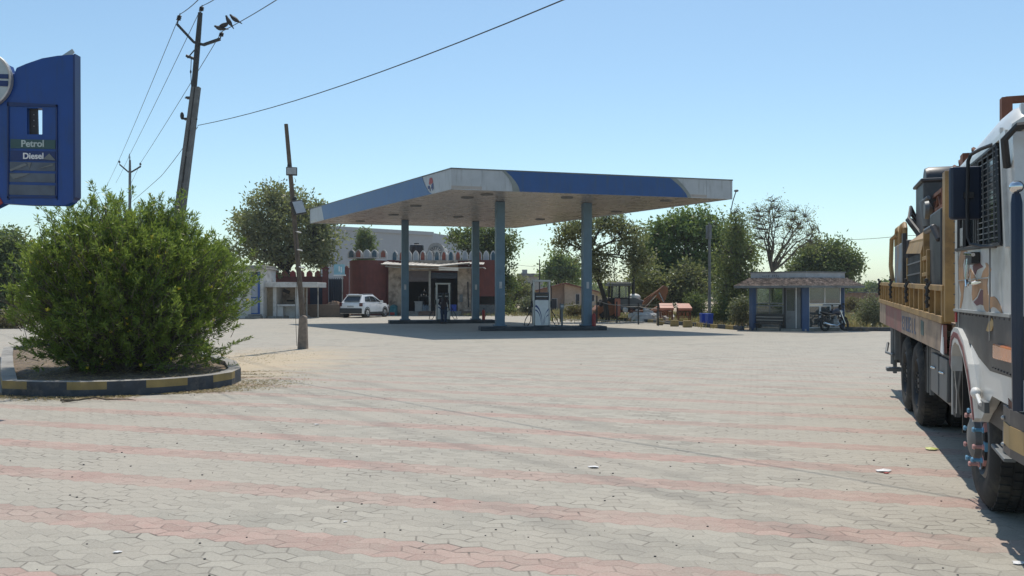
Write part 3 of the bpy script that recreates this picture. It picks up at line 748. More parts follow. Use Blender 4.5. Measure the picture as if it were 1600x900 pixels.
for px, py in ((761, 304), (886, 309), (1041, 314), (730, 309), (844, 343), (716, 339), (615, 336), (563, 346), (963, 331), (650, 322)):
    Yq = F * (ZS - H) / (HY - py); q = V((px - CX) / F * Yq, Yq, ZS + .03)
    m = MB(); m.lathe([(0, -.03), (.20, -.03), (.26, -.05), (.28, -.001), (0, -.001)], q, 'Z', 20, m=0); m.build('ceiling_light', ['pole_concrete'], CN, world=True)
colang = R(11)
def column(x, y, z0=.2):
    m = MB(); m.box((x, y, (z0 + ZS + .02) / 2), (.40, .40, ZS + .02 - z0), colang); m.box((x, y, z0 + .03), (.56, .56, .06), colang)
    c = m.build('column', 'column_blue', CN, world=True, bevel=.012)
    dn = Matrix.Rotation(colang, 3, 'Z') @ V(0, -1, 0)
    s = MB(); s.box(Vector((x, y, 2.05)) + dn * .203, (.12, .006, .3), colang); s.build('notice', 'lamp_lens', c).location = -V(*CN.location)
for x, y in ((-.55, 37.7), (3.43, 38.25), (-2.10, 47.85), (-6.03, 46.9)): column(x, y)
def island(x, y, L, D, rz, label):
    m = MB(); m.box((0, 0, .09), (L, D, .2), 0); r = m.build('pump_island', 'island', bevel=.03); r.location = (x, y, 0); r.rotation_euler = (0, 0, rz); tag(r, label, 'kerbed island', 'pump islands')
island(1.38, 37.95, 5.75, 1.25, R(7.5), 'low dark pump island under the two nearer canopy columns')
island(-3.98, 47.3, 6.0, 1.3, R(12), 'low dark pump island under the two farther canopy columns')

# ---------------------------------------------------------------- fuel dispensers
def dispenser(loc, rz, label):
    r = thing('fuel_dispenser', label, 'fuel pump', loc, rz, 'fuel dispensers')
    m = MB(); m.box((0, 0, .60), (.62, .46, 1.16)); m.box((0, 0, .02), (.72, .5, .05), m=1); m.build('body', ['white_paint', 'island'], r, bevel=.02)
    m = MB(); m.box((0, 0, 1.36), (.60, .40, .34), m=0); m.box((0, -.202, 1.42), (.52, .01, .13), m=1); m.box((0, -.202, 1.27), (.52, .01, .07), m=1)
    m.box((0, -.208, 1.345), (.56, .01, .022), m=2); m.build('display', ['navy', 'car_glass', 'white_paint'], r, bevel=.01)
    for sx in (-.36, .36):
        m = MB(); m.box((sx, 0, 1.02), (.075, .34, 2.02)); m.build('post', 'alu', r, bevel=.01)
    m = MB(); m.box((0, 0, 2.055), (.82, .36, .09)); m.build('header', 'alu', r, bevel=.01)
    m = MB()                                   # leaf-like swoosh on the front and rear
    for fy in (-.233, .232):
        def cur(p0, p1, p2, w0, w1):
            A, B = [], []
            for i in range(9):
                t = i / 8; x = p0[0] * (1 - t) ** 2 + 2 * p1[0] * t * (1 - t) + p2[0] * t * t; z = p0[1] * (1 - t) ** 2 + 2 * p1[1] * t * (1 - t) + p2[1] * t * t
                w = w0 * (1 - t) + w1 * t; A.append((x + w * .3, fy, z + w)); B.append((x - w * .3, fy, z - w))
            m.prism(A + B[::-1], (0, .003 if fy < 0 else .002, 0))
        cur((-.30, .93), (-.02, .82), (.02, .06), .045, .015); cur((-.30, .74), (-.08, .68), (-.02, .06), .03, .012)
        cur((.30, .76), (.10, .60), (.055, .06), .05, .012); cur((.30, .52), (.12, .42), (.09, .06), .03, .01)
    m.build('swoosh', 'logo_blue', r)
    for sx in (-1, 1):
        m = MB(); m.tube([(sx * .40, 0, 1.95), (sx * .47, -.05, 1.7), (sx * .46, -.1, .8), (sx * .50, -.15, .25), (sx * .62, -.2, .05), (sx * .8, -.16, .06), (sx * .72, 0, .3), (sx * .45, 0, .75)], .02, 6); m.build('hose', 'black', r, smooth=True)
        m = MB(); m.box((sx * .43, 0, 1.0), (.09, .14, .26)); m.tube([(sx * .45, -.02, 1.12), (sx * .45, -.12, 1.0), (sx * .45, -.2, .86)], [.03, .022, .012], 6); m.build('nozzle', 'black', r)
    return r
FD = dispenser((1.32, 37.75, .19), R(7.5), 'white fuel dispenser with blue swoosh on the nearer pump island')
dup(FD, (-3.92, 47.2, .19), R(12), 'white fuel dispenser on the farther pump island behind the person')
def extinguisher(loc, label):
    r = thing('fire_extinguisher', label, 'fire extinguisher', loc, 0, 'red fire extinguishers')
    m = MB(); m.lathe([(0, 0), (.085, 0), (.09, .03), (.09, .48), (.06, .55), (.03, .58), (0, .58)], (0, 0, 0), 'Z', 16); m.build('cylinder', 'red', r, smooth=True)
    m = MB(); m.tube([(0, 0, .57), (0, 0, .64)], .02, 8); m.box((.02, 0, .65), (.12, .03, .02)); m.tube([(.03, -.02, .62), (.12, -.05, .5), (.12, -.06, .15)], .012, 6); m.build('valve', 'black', r)
    return r
ex = extinguisher((3.74, 37.95, .19), 'red fire extinguisher on the nearer island beside the right column')
dup(ex, (-1.62, 47.4, .19), label='red fire extinguisher on the farther island beside the right-hand column')
BX = thing('air_stand', 'grey box on a post between the nearer fuel dispenser and the right column', 'air stand', (2.28, 37.95, .19))
m = MB(); m.box((0, 0, .42), (.09, .07, .84)); m.build('post', 'steel_grey', BX); m = MB(); m.box((0, 0, .88), (.17, .16, .26)); m.box((0, -.083, .9), (.12, .01, .1), m=1); m.build('meter_box', ['steel_grey', 'lamp_lens'], BX, bevel=.01)

# ================================================================ PERSON
PE = thing('person', 'person in dark clothes with long black hair standing at the farther fuel dispenser', 'person', (-3.80, 46.35, 0), R(-15))
def skinned(name, pts, edges, mt, parent, lvl=2):
    me = bpy.data.meshes.new(name); me.from_pydata([p_[:3] for p_ in pts], edges, []); me.materials.append(M[mt])
    o = bpy.data.objects.new(name, me); COL.objects.link(o); o.parent = parent
    bm = bmesh.new(); bm.from_mesh(me); ly = bm.verts.layers.skin.verify()
    for i, v_ in enumerate(bm.verts): v_[ly].radius = (pts[i][3], pts[i][4] if len(pts[i]) > 4 else pts[i][3]); v_[ly].use_root = (i == 0)
    bm.to_mesh(me); bm.free()
    o.modifiers.new('skin', 'SKIN'); sb = o.modifiers.new('sub', 'SUBSURF'); sb.levels = lvl; sb.render_levels = lvl
    return o
pb = [(0, 0, .93, .14, .11), (0, 0, 1.1, .12, .09), (0, .01, 1.28, .15, .10), (0, .01, 1.40, .10, .07), (0, .02, 1.46, .045), (0, .03, 1.53, .075, .09), (0, .03, 1.62, .065, .08),
      (-.09, 0, .86, .09), (-.10, .01, .48, .055), (-.10, -.02, .09, .04), (-.10, .10, .04, .035), (.09, 0, .86, .09), (.10, .02, .48, .055), (.10, 0, .09, .04), (.10, .12, .04, .035),
      (-.19, .0, 1.38, .05), (-.26, .02, 1.12, .04), (-.20, .22, 1.05, .032), (-.17, .30, 1.06, .03, .018), (.19, .0, 1.38, .05), (.27, .01, 1.12, .04), (.25, .12, .90, .032), (.25, .16, .84, .03, .018)]
pe = [(0, 1), (1, 2), (2, 3), (3, 4), (4, 5), (5, 6), (0, 7), (7, 8), (8, 9), (9, 10), (0, 11), (11, 12), (12, 13), (13, 14), (3, 15), (15, 16), (16, 17), (17, 18), (3, 19), (19, 20), (20, 21), (21, 22)]
for hx, hy, hz, dy, dz in ((-.17, .30, 1.06, 1, .1), (.25, .16, .84, .3, -1)):        # fingers
    src = 18 if hx < 0 else 22
    for j, (ox, ln) in enumerate(((-.028, .06), (-.010, .072), (.009, .068), (.026, .052))):
        i0 = len(pb); pb += [(hx + ox, hy + dy * .045, hz + dz * .045, .009), (hx + ox, hy + dy * (.045 + ln), hz + dz * (.045 + ln) - .015, .008)]; pe += [(src, i0), (i0, i0 + 1)]
    i0 = len(pb); pb += [(hx + .035, hy + dy * .02, hz + dz * .02, .010), (hx + .055, hy + dy * .05, hz + dz * .05, .009)]; pe += [(src, i0), (i0, i0 + 1)]
skinned('body', pb, pe, 'skin', PE, 2)
m = MB(); m.tube([(0, 0, .80), (0, 0, 1.0), (0, .0, 1.15), (0, .01, 1.32), (0, .01, 1.42), (0, .015, 1.47)], [.20, .185, .16, .185, .13, .06], 14, sq=.72)
for s_ in (-1, 1):
    m.tube([(s_ * .12, 0, 1.41), (s_ * .20, 0, 1.37), (s_ * .26, .01, 1.18), (s_ * .265, .015, 1.08)], [.07, .075, .062, .058], 10)
m.build('shirt', 'cloth_dark', PE, smooth=True)
m = MB()
for s_ in (-1, 1): m.tube([(s_ * .07, 0, .92), (s_ * .095, .005, .7), (s_ * .10, .01, .46), (s_ * .10, -.01, .10)], [.125, .11, .085, .07], 12)
m.build('trousers', 'cloth_navy', PE, smooth=True)
m = MB(); m.ell((0, .015, 1.615), (.098, .108, .105), 14, 10); m.tube([(0, -.03, 1.62), (0, -.085, 1.5), (0, -.125, 1.34), (0, -.13, 1.2)], [.085, .085, .07, .02], 10, sq=.6); m.build('hair', 'hair', PE, smooth=True)
m = MB()
for s_ in (-1, 1): m.ell((s_ * .10, .04, .04), (.05, .13, .045), 10, 6)
m.build('shoe', 'black', PE, smooth=True)

# ================================================================ FORT-STYLE SHOP
YF = 66.0; kf = YF / F
SH = thing('fort_shop', 'shop with dark red fort-style walls and a row of coloured pointed merlons on top', 'building', (at(680, 492, YF).x, YF, 0))
W = lambda px, py, dy=0: at(px, py, YF) + V(0, dy, 0)
zw = W(0, 406).z
# left bastion: curved wall
m = MB(); cxx = at(574, 461, YF).x; rb = 33 * kf
cpt = V(cxx + .05, YF + rb * .72, 0)
ang = [R(a_) for a_ in range(180, 361, 9)]
ring0 = [cpt + V(math.cos(a_) * rb, math.sin(a_) * rb, 0) for a_ in ang] + [V(cxx + rb, YF + 9, 0), V(cxx - rb, YF + 9, 0)]
zb = zw - .05
m.prism(ring0, (0, 0, zb)); m.build('bastion', 'fort_red', SH, world=True)
m = MB(); m.span((W(604, 0).x, YF + .4, 0), (W(616, 0).x, YF + 8, zw)); m.span((W(735, 0).x, YF + .2, W(0, 463).z), (W(776, 0).x, YF + 8, zw)); m.span((W(616, 0).x, YF + .5, 3.35), (W(735, 0).x, YF + 8, zw - .03)); m.span((W(735, 0).x, YF + 7, 0), (W(776, 0).x, YF + 8, W(0, 463).z))
m.build('wall', 'fort_red', SH, world=True)
m = MB(); m.span((W(747, 0).x, YF + .21, 0), (W(775, 0).x, YF + .5, W(0, 476).z)); m.span((W(735, 0).x, YF + .21, 0), (W(747, 0).x, YF + 1, W(0, 464).z)); m.build('lower_wall', 'pole_concrete', SH, world=True)
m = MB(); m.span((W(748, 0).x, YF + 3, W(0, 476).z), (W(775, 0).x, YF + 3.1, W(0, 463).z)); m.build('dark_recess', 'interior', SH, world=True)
# front panels
m = MB(); m.span((W(607, 0).x, YF, 0), (W(638, 0).x, YF + .3, W(0, 415).z)); m.build('front_wall', 'plaster', SH, world=True); m = MB(); m.span((W(715, 0).x, YF, 0), (W(736, 0).x, YF + .3, W(0, 417).z)); m.build('front_wall', 'plaster', SH, world=True)
m = MB(); m.span((W(670, 0).x, YF - .05, 0), (W(673, 0).x, YF + .2, W(0, 423).z)); m.build('door_post', 'tin', SH, world=True)
m = MB(); m.span((W(638, 0).x, YF + .05, W(0, 440).z), (W(670, 0).x, YF + .35, W(0, 423).z))
for i in range(8): z_ = W(0, 440).z + .02 + i * .105; m.tube([(W(638, 0).x, YF + .04, z_ + .05), (W(670, 0).x, YF + .04, z_ + .05)], .035, 6)
m.build('shutter', 'shutter', SH, world=True)
m = MB(); m.span((W(638, 0).x, YF + .06, W(0, 423).z), (W(715, 0).x, YF + .34, W(0, 406).z - .05)); m.build('lintel', 'plaster', SH, world=True)
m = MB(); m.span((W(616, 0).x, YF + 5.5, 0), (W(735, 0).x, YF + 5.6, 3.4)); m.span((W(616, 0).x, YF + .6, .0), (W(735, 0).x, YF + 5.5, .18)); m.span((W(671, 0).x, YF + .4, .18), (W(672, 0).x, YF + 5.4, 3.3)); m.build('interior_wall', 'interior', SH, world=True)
m = MB(); m.span((W(673, 0).x, YF + .12, W(0, 435).z), (W(715, 0).x, YF + .2, W(0, 426).z)); m.build('sign_board', 'navy', SH, world=True)
for i, (x0, x1) in enumerate(((628, 656), (656, 684), (690, 722), (722, 748))):
    m = MB(); m.span((W(x0, 0).x, YF - 1.0, 0), (W(x1, 0).x - .02, YF - .003, .16)); m.span((W(x0, 0).x, YF - .6, .162), (W(x1, 0).x - .02, YF - .002, .32)); m.build('step', 'brick' if i in (1, 3) else 'concrete', SH, world=True, bevel=.02)
# awning: sagging sheets and pipes
m = MB()
for x0, x1, y0, y1, dz in ((602, 640, 412, 416, 0), (640, 690, 414, 417, .05), (690, 735, 416, 413, .02), (735, 757, 414, 415, .08)):
    a_, b_ = W(x0, y0), W(x1, y1); nrib = 14
    for i in range(nrib):
        p0, p1 = a_.lerp(b_, i / nrib), a_.lerp(b_, (i + 1) / nrib)
        m.prism([p0 + V(0, .15, .16 + dz), p1 + V(0, .15, .16 + dz), p1 + V(0, -1.5, -.06 + dz), p0 + V(0, -1.5, -.06 + dz)], (0, 0, .015 + .02 * (i % 2)))
m.build('awning_sheet', 'tin', SH, world=True)
m = MB(); m.tube([W(600, 414, -1.55), W(690, 417, -1.55), W(736, 412, -1.55)], .06, 6); m.tube([W(606, 417, -1.4), W(650, 421, -1.4), W(755, 419, -1.4), W(760, 421, -1.4)], .05, 6)
for x_ in (608, 640, 672, 700, 734): m.tube([W(x_, 416, -1.5), W(x_, 413, 0)], .04, 5)
m.build('awning_pipe', 'tin', SH, world=True)
m = MB(); m.prism([W(688, 418, -1.5), W(718, 419, -1.5), W(718, 424, -1.35), W(688, 423, -1.35)], (0, .03, 0)); m.build('white_sheet', 'white_paint', SH, world=True)
m = MB(); m.span((W(718, 0).x, YF - .08, W(0, 472).z), (W(723, 0).x, YF - .002, W(0, 460).z)); m.build('meter_box', 'steel_grey', SH, world=True)
m = MB(); m.tube([W(731, 440, -.04), W(732, 480, -.04)], .05, 6); m.build('pipe', 'dark_steel', SH, world=True)
def merlon(px, py_base, var, dy=0, wpx=10.2, hpx=17, big=False):
    q = W(px, py_base, dy); w = wpx * kf / 2; h = hpx * kf
    pts = [V(-w, 0, 0), V(w, 0, 0), V(w, 0, h * .55), V(w * .75, 0, h * .78), V(w * .35, 0, h * .92), V(0, 0, h), V(-w * .35, 0, h * .92), V(-w * .75, 0, h * .78), V(-w, 0, h * .55)]
    m = MB(); m.prism([q + p_ for p_ in pts], (0, .35, 0), m=0)
    ins = [q + V(p_.x * .62, -.02, .08 + p_.z * .78) for p_ in pts]; m.prism(ins, (0, .03, 0), m=1)
    m.build('merlon', ['fort_white', ('fort_blue', 'fort_inred', 'hut_grey')[var]], SH, world=True)
for i, (px, var) in enumerate(((548, 0), (560, 1), (573, 2), (585, 0), (598, 1))): merlon(px, 403.5, var, -.05 if 555 < px < 592 else .25, 11.5, 14)
for i, px in enumerate([606 + 11.1 * j for j in range(16)]): merlon(px + 9, 407.5, (0, 1, 2, 2, 1, 2, 0, 1)[i % 8], .5, 9.4, 17)
# goods inside the shop
def crate(name, label, cat, x0, x1, y0, y1, dy, mt, bars=True):
    r = thing(name, label, cat, W((x0 + x1) / 2, y1, dy)); m = MB(); a_, b_ = W(x0, y1, dy), W(x1, y0, dy)
    t_ = .04; D_ = .5
    m.span((a_.x, a_.y, a_.z), (b_.x, a_.y + D_, a_.z + t_)); m.span((a_.x, a_.y, a_.z + t_), (a_.x + t_, a_.y + D_, b_.z)); m.span((b_.x - t_, a_.y, a_.z + t_), (b_.x, a_.y + D_, b_.z)); m.span((a_.x + t_, a_.y + D_ - t_, a_.z + t_), (b_.x - t_, a_.y + D_, b_.z))
    n_ = 4
    for i in range(n_):
        z0_ = a_.z + t_ + (b_.z - a_.z - t_) * i / n_; m.span((a_.x + t_, a_.y, z0_ + .02), (b_.x - t_, a_.y + t_, z0_ + (b_.z - a_.z) / n_ - .02))
    m.build('slatted_box', mt, r, world=True); return r
crate('plastic_crate', 'blue plastic crate at the right of the shop doorway', 'crate', 703, 713, 476, 487.5, 0.0, 'blue_plastic')
ct = thing('shop_counter', 'pale counter just inside the left doorway of the shop', 'counter', W(652, 487, 0.7)); m = MB(); m.span(W(646, 488, .9), W(658, 472.5, 1.6)); m.span((W(645, 0).x, YF + .85, W(0, 472.4).z), (W(659, 0).x, YF + 1.65, W(0, 471).z)); m.build('cabinet', 'plaster_white', ct, world=True, bevel=.02)
for i, (px, py) in enumerate(((661, 488), (665, 488), (669, 488))):
    r = thing('water_can', ('bluish water can nearest the counter in the shop doorway', 'bluish water can in the middle of three in the shop doorway', 'bluish water can closest to the door post of the shop')[i], 'water can', W(px, py, .5), 0, 'water cans in the doorway')
    m = MB(); m.lathe([(0, 0), (.13, 0), (.14, .05), (.14, .4), (.10, .5), (.04, .55), (.04, .62), (0, .62)], (0, 0, 0), 'Z', 14); m.build('bottle', 'panel_blue', r, smooth=True)
for i, (px, py) in enumerate(((655, 463), (659, 462), (663, 463), (660, 455))):
    r = thing('steel_pot', ('shiny pot at the left on the shelf inside the shop', 'shiny pot in the middle on the shelf inside the shop', 'shiny pot at the right on the shelf inside the shop', 'small shiny pot hanging above the others inside the shop')[i], 'pot', W(px, py, 1.6), 0, 'pots inside the shop')
    m = MB(); m.lathe([(0, 0), (.07, 0), (.09, .05), (.09, .12), (.05, .16), (.07, .19), (0, .19)], (0, 0, 0), 'Z', 12); m.build('bowl', 'chrome', r, smooth=True)
sf = thing('shop_shelf', 'dark shelf holding pots inside the left doorway of the shop', 'shelf', W(659, 464, 1.5)); m = MB(); m.span(W(650, 464.2, 1.4), W(668, 463.2, 1.9)); m.span(W(658, 456, 1.55), W(662, 455.2, 1.8)); m.build('board', 'steel_grey', sf, world=True); m = MB(); m.span(W(650, 488, 1.75), W(651, 464.3, 1.85)); m.span(W(667, 488, 1.75), W(668, 464.3, 1.85)); m.build('upright', 'steel_grey', sf, world=True)
tk = thing('table_cover', 'teal cloth-covered stand beside the left shop wall behind the parked car', 'stand', W(617, 490, -1.2)); m = MB()
m.prism([W(611, 494, -1.2), W(623, 494, -1.2), W(622, 478, -1.0), (W(617, 475.5, -.9)), W(612, 478, -1.0)], (0, .7, 0)); m.build('cover', 'teal', tk, world=True, bevel=.04)
m = MB(); m.span(W(613, 491.5, -1.27), W(620, 487.5, -1.22)); m.build('red_panel', 'red', tk, world=True)

# water tank, arch and buildings behind
r = thing('water_tank', 'black plastic water tank standing on the shop roof', 'water tank', (at(651, 0, 73).x, 73, 4.35))
kk = 73 / F; m = MB(); m.lathe([(0, 0), (11.2 * kk, 0), (11.4 * kk, .15), (11 * kk, .5), (11.4 * kk, .55), (11 * kk, .95), (11.4 * kk, 1.0), (11.1 * kk, 1.55), (10.6 * kk, 1.62), (4 * kk, 1.70), (4 * kk, 1.8), (0, 1.8)], (0, 0, 0), 'Z', 28); m.build('tank', 'black', r, smooth=True)
m = MB(); m.box((0, 0, -.4), (1.6, 1.6, .78)); m.build('plinth', 'concrete', r)
r = thing('arched_gatehouse', 'brownish building with a rounded arch top behind the shop roof', 'building', (at(682, 0, 90).x, 90, 0))
Q = lambda px, py, dy=0, Y=90: at(px, py, Y) + V(0, dy, 0)
m = MB(); pts = [Q(665, 485), Q(697, 485), Q(697, 396)] + [Q(681 + 13 * math.cos(a_), 392 - 13 * math.sin(a_)) for a_ in [math.pi * t / 10 for t in range(11)]] + [Q(665, 396)]
m.prism(pts, (0, 6, 0)); m.build('wall', 'far_grey', r, world=True)
m = MB(); m.prism([Q(670 + .5, 400, -.05), Q(692, 400, -.05)] + [Q(681 + 9.5 * math.cos(a_), 393 - 8.5 * math.sin(a_), -.05) for a_ in [math.pi * t / 10 for t in range(11)]], (0, .04, 0), m=0)
for i in range(7): a_ = math.pi * (i + .5) / 7; m.tube([Q(681, 395, -.08), Q(681 + 9 * math.cos(a_), 394 - 8 * math.sin(a_), -.08)], .05, 4, m=1)
m.build('arch_window', ['steel_grey', 'fort_white'], r, world=True)
m = MB(); m.span(Q(685, 485, 6.2), Q(699, 388, 12)); m.build('side_block', 'house_pink', r, world=True)
r = thing('white_building', 'large plain pale building far behind the fort-style shop', 'building', (at(610, 0, 135).x, 135, 0))
m = MB(); a_, b_, Z_ = at(500, 353, 128), at(676, 364, 142), 0
m.prism([V(a_.x, a_.y, 0), V(b_.x, b_.y, 0), b_, V(a_.x, a_.y, b_.z)], (8, 22, 0)); m.build('wall', 'far_white', r, world=True)
m = MB(); d_ = (b_ - V(a_.x, a_.y, b_.z)); a3 = V(a_.x, a_.y, b_.z); m.prism([a3 + V(-.2, -.3, -.45), b_ + V(.2, -.3, -.45), b_ + V(.2, -.3, .15), a3 + V(-.2, -.3, .15)], (0, .28, 0)); m.build('cornice', 'far_white', r, world=True)
r = thing('flat_roof_house', 'small far house with flat parapet roof seen above the scrub between columns', 'building', (at(830, 0, 150).x, 150, 0))
Q2 = lambda px, py, dy=0: at(px, py, 150) + V(0, dy, 0)
m = MB(); m.span(Q2(812, 474), Q2(848, 432, 8)); m.build('wall', 'far_grey', r, world=True); m = MB(); m.span(Q2(808, 431.8, -.8), Q2(851, 427.5, 9)); m.build('roof', 'pole_concrete', r, world=True)
m = MB(); m.span(Q2(816, 427.3, 1), Q2(824, 421, 3)); m.build('stair_head', 'far_grey', r, world=True)
m = MB(); m.span(Q2(820, 452, -.1), Q2(828, 441, -.02)); m.build('window', 'interior', r, world=True)

# ---------------------------------------------------------------- left: shed, stall, low wall, gate
YL = 57.0; Wl = lambda px, py, dy=0, Y=YL: at(px, py, Y) + V(0, dy, 0)
r = thing('wash_shed', 'small white shed with blue-framed door beside the bush', 'shed', (Wl(395, 0).x, YL, 0))
m = MB(); m.span((Wl(352, 0).x, YL, 0), (Wl(392, 0).x, YL + .25, Wl(0, 421).z)); m.span((Wl(406.5, 0).x, YL, 0), (Wl(411.5, 0).x, YL + 3, Wl(0, 421).z)); m.span((Wl(392, 0).x, YL, Wl(0, 424.5).z), (Wl(406.5, 0).x, YL + .25, Wl(0, 421).z)); m.span((Wl(352, 0).x, YL + 2.8, 0), (Wl(406, 0).x, YL + 3, Wl(0, 421).z))
m.build('wall', 'plaster_white', r, world=True)
m = MB(); m.span((Wl(350, 0).x, YL - .25, Wl(0, 420.9).z), (Wl(415, 0).x, YL + 3.2, Wl(0, 418.6).z)); m.span((Wl(352, 0).x, YL - .1, Wl(0, 418.5).z), (Wl(411.5, 0).x, YL + 3.1, Wl(0, 414.5).z)); m.build('roof_slab', 'concrete', r, world=True, bevel=.03)
m = MB(); x0, x1, xm = Wl(392, 0).x, Wl(406.5, 0).x, Wl(402.5, 0).x
z0, z1, z2, z3, z4 = (Wl(0, y_).z for y_ in (491, 489, 466, 435.5, 424.5))
for a_, b_ in (((x0, YL + .03, z0), (x1, YL + .12, z1)), ((x0, YL + .03, z2), (x1, YL + .12, z2 + .08)), ((x0, YL + .03, z3), (x1, YL + .12, z3 + .09)), ((x0, YL + .02, z3), (x0 + .05, YL + .12, z4)), ((xm, YL + .02, z0 + .01), (xm + .16, YL + .13, z4 - .02))): m.span(a_, b_)
dr = m.build('door_frame', 'door_blue', r, world=True)
m = MB(); m.span((x0 + .002, YL + .07, z1), (x1 - .002, YL + .1, z3)); dp = m.build('door_panel', 'door_panel', r, world=True)
m = MB(); m.span((x0 + .002, YL + .16, z3 + .09), (x1, YL + .18, z4)); m.build('transom', 'interior', r, world=True)
m = MB(); m.span((Wl(388, 0).x, YL - .7, 0), (Wl(411, 0).x, YL - .003, .17)); m.span((Wl(390, 0).x, YL - .4, .172), (Wl(409, 0).x, YL - .002, .30)); m.build('step', 'concrete', r, world=True, bevel=.03)
r = thing('roadside_stall', 'open stall with a long concrete slab roof and a tiled counter beside the shed', 'stall', (Wl(450, 0).x, YL + 1, 0))
Ys = YL + .8; Ws = lambda px, py, dy=0: at(px, py, Ys) + V(0, dy, 0)
m = MB(); m.span((Ws(412.5, 0).x, Ys - .5, Ws(0, 449).z), (Ws(498, 0).x, Ys + 2.4, Ws(0, 441).z)); m.build('roof_slab', 'plaster_white', r, world=True, bevel=.02)
m = MB(); m.span((Ws(413, 0).x, Ys + .1, 0), (Ws(427, 0).x, Ys + .3, Ws(0, 449).z)); m.build('side_wall', 'tan_wall', r, world=True)
m = MB(); m.span((Ws(427, 0).x, Ys + 1.6, 0), (Ws(470, 0).x, Ys + 1.75, Ws(0, 449).z)); m.build('back_wall', 'plaster', r, world=True)
for x0_, x1_ in ((427, 432.5), (462, 467)):
    m = MB(); m.span((Ws(x0_, 0).x, Ys - .1, 0), (Ws(x1_, 0).x, Ys + 1.5, Ws(0, 449.2).z)); m.build('pillar', 'plaster_white', r, world=True)
m = MB(); m.span((Ws(433, 0).x, Ys - .1, Ws(0, 478.5).z), (Ws(461.8, 0).x, Ys + 1.0, Ws(0, 475.5).z)); m.span((Ws(433, 0).x, Ys, 0), (Ws(442, 0).x, Ys + .9, Ws(0, 478.6).z)); m.span((Ws(442, 0).x, Ys + .5, 0), (Ws(461.8, 0).x, Ys + .9, Ws(0, 478.6).z)); m.build('counter', 'plaster_white', r, world=True, bevel=.01)
for x_ in (474, 479.5, 497):
    m = MB(); m.tube([Ws(x_, 461 + F * H / Ys), Ws(x_, 449)], .045, 6); m.build('post', 'tin', r, world=True)
m = MB(); m.box(Ws(438, 455, 1.58), (.5, .03, .25), rot=Matrix.Rotation(.4, 3, 'Y')); m.box(Ws(444, 470, 1.58), (.5, .03, .12)); m.build('stain_plate', 'dark_steel', r, world=True)
r = thing('low_wall', 'low brown plastered wall between the stall and the parked white car', 'wall', (at(505, 0, 60).x, 60, 0))
Wg = lambda px, py, dy=0: at(px, py, 60) + V(0, dy, 0)
m = MB(); m.span((Wg(468, 0).x, 60, 0), (Wg(545, 0).x, 60.25, Wg(0, 475.5).z)); m.build('masonry', 'brown_wall', r, world=True, bevel=.03)
m = MB(); pc = V(Wg(516, 0).x, 61.6, .2); nn_ = 22
vs, fs = [pc + V(0, 0, .9)], []
for k_ in range(1, 7):
    for i in range(nn_):
        a_ = 2 * math.pi * i / nn_; rr_ = k_ / 6; vs.append(pc + V(math.cos(a_) * 1.25 * rr_, math.sin(a_) * 1.0 * rr_, .95 * (1 - rr_ ** 1.7) + random.uniform(-.07, .09)))
for i in range(nn_): fs.append((0, 1 + i, 1 + (i + 1) % nn_))
for k_ in range(5):
    for i in range(nn_): o_ = 1 + k_ * nn_; fs.append((o_ + i, o_ + nn_ + i, o_ + nn_ + (i + 1) % nn_, o_ + (i + 1) % nn_))
m.add(vs, fs); tag(m.build('dirt_mound', 'pile'), 'heap of brown earth behind the low wall next to the white car', 'dirt heap')
r = thing('red_boundary_wall', 'long red boundary wall behind the stall under the big spreading tree', 'wall', (at(450, 0, 64).x, 64, 0))
Wr = lambda px, py, dy=0: at(px, py, 64) + V(0, dy, 0)
m = MB(); m.span((Wr(330, 0).x, 64, 0), (Wr(503, 0).x, 64.3, Wr(0, 432).z)); m.build('masonry', 'fort_red', r, world=True)
for px in range(340, 500, 13):
    m = MB(); q = Wr(px, 432, .02); m.prism([q + V(-.22, 0, 0), q + V(.22, 0, 0), q + V(.2, 0, .3), q + V(0, 0, .48), q + V(-.2, 0, .3)], (0, .25, 0)); m.build('merlon', 'red' if (px // 13) % 2 else 'fort_inred', r, world=True)
r = thing('gateway', 'dark metal gate between red pillars left of the fort-style shop', 'gate', (at(518, 0, 63).x, 63, 0))
Wq = lambda px, py, dy=0: at(px, py, 63) + V(0, dy, 0)
for x_ in (508.5, 541): 
    m = MB(); m.span((Wq(x_ - 3.8, 0).x, 62.8, 0), (Wq(x_ + 3.8, 0).x, 63.2, Wq(0, 421).z)); m.span((Wq(x_ - 4.8, 0).x, 62.7, Wq(0, 420.9).z), (Wq(x_ + 4.8, 0).x, 63.3, Wq(0, 419).z)); m.prism([Wq(x_ - 3.5, 418.8), Wq(x_ + 3.5, 418.8), Wq(x_, 415)], (0, .3, 0)); m.build('pillar', 'fort_red', r, world=True)
m = MB(); m.span((Wq(513, 0).x, 63.3, .1), (Wq(537, 0).x, 63.36, Wq(0, 436).z))
for i in range(9): m.tube([Wq(513 + i * 3, 489, .26), Wq(513 + i * 3, 434, .26)], .03, 5)
m.build('gate_leaf', 'navy', r, world=True)
m = MB(); m.span((Wq(482, 0).x, 63.5, .1), (Wq(504, 0).x, 63.56, Wq(0, 446).z)); m.build('side_panel', 'navy', r, world=True)
r = thing('notice_sign', 'pale blue sign board on a thin pole beside the dark gate', 'sign', (at(534, 0, 61.5).x, 61.5, 0))
Wn = lambda px, py, dy=0: at(px, py, 61.5) + V(0, dy, 0)
m = MB(); m.span(Wn(521.5, 429), Wn(538.5, 413, .06)); m.build('board', 'cyan_sign', r, world=True)
m = MB(); m.span(Wn(521.5, 431, -.05), Wn(540, 429.1, .12)); m.span(Wn(529, 424, -.01), Wn(531, 416, -.002)); m.span(Wn(532.5, 426, -.01), Wn(534, 417, -.002)); m.build('frame', 'white_paint', r, world=True)
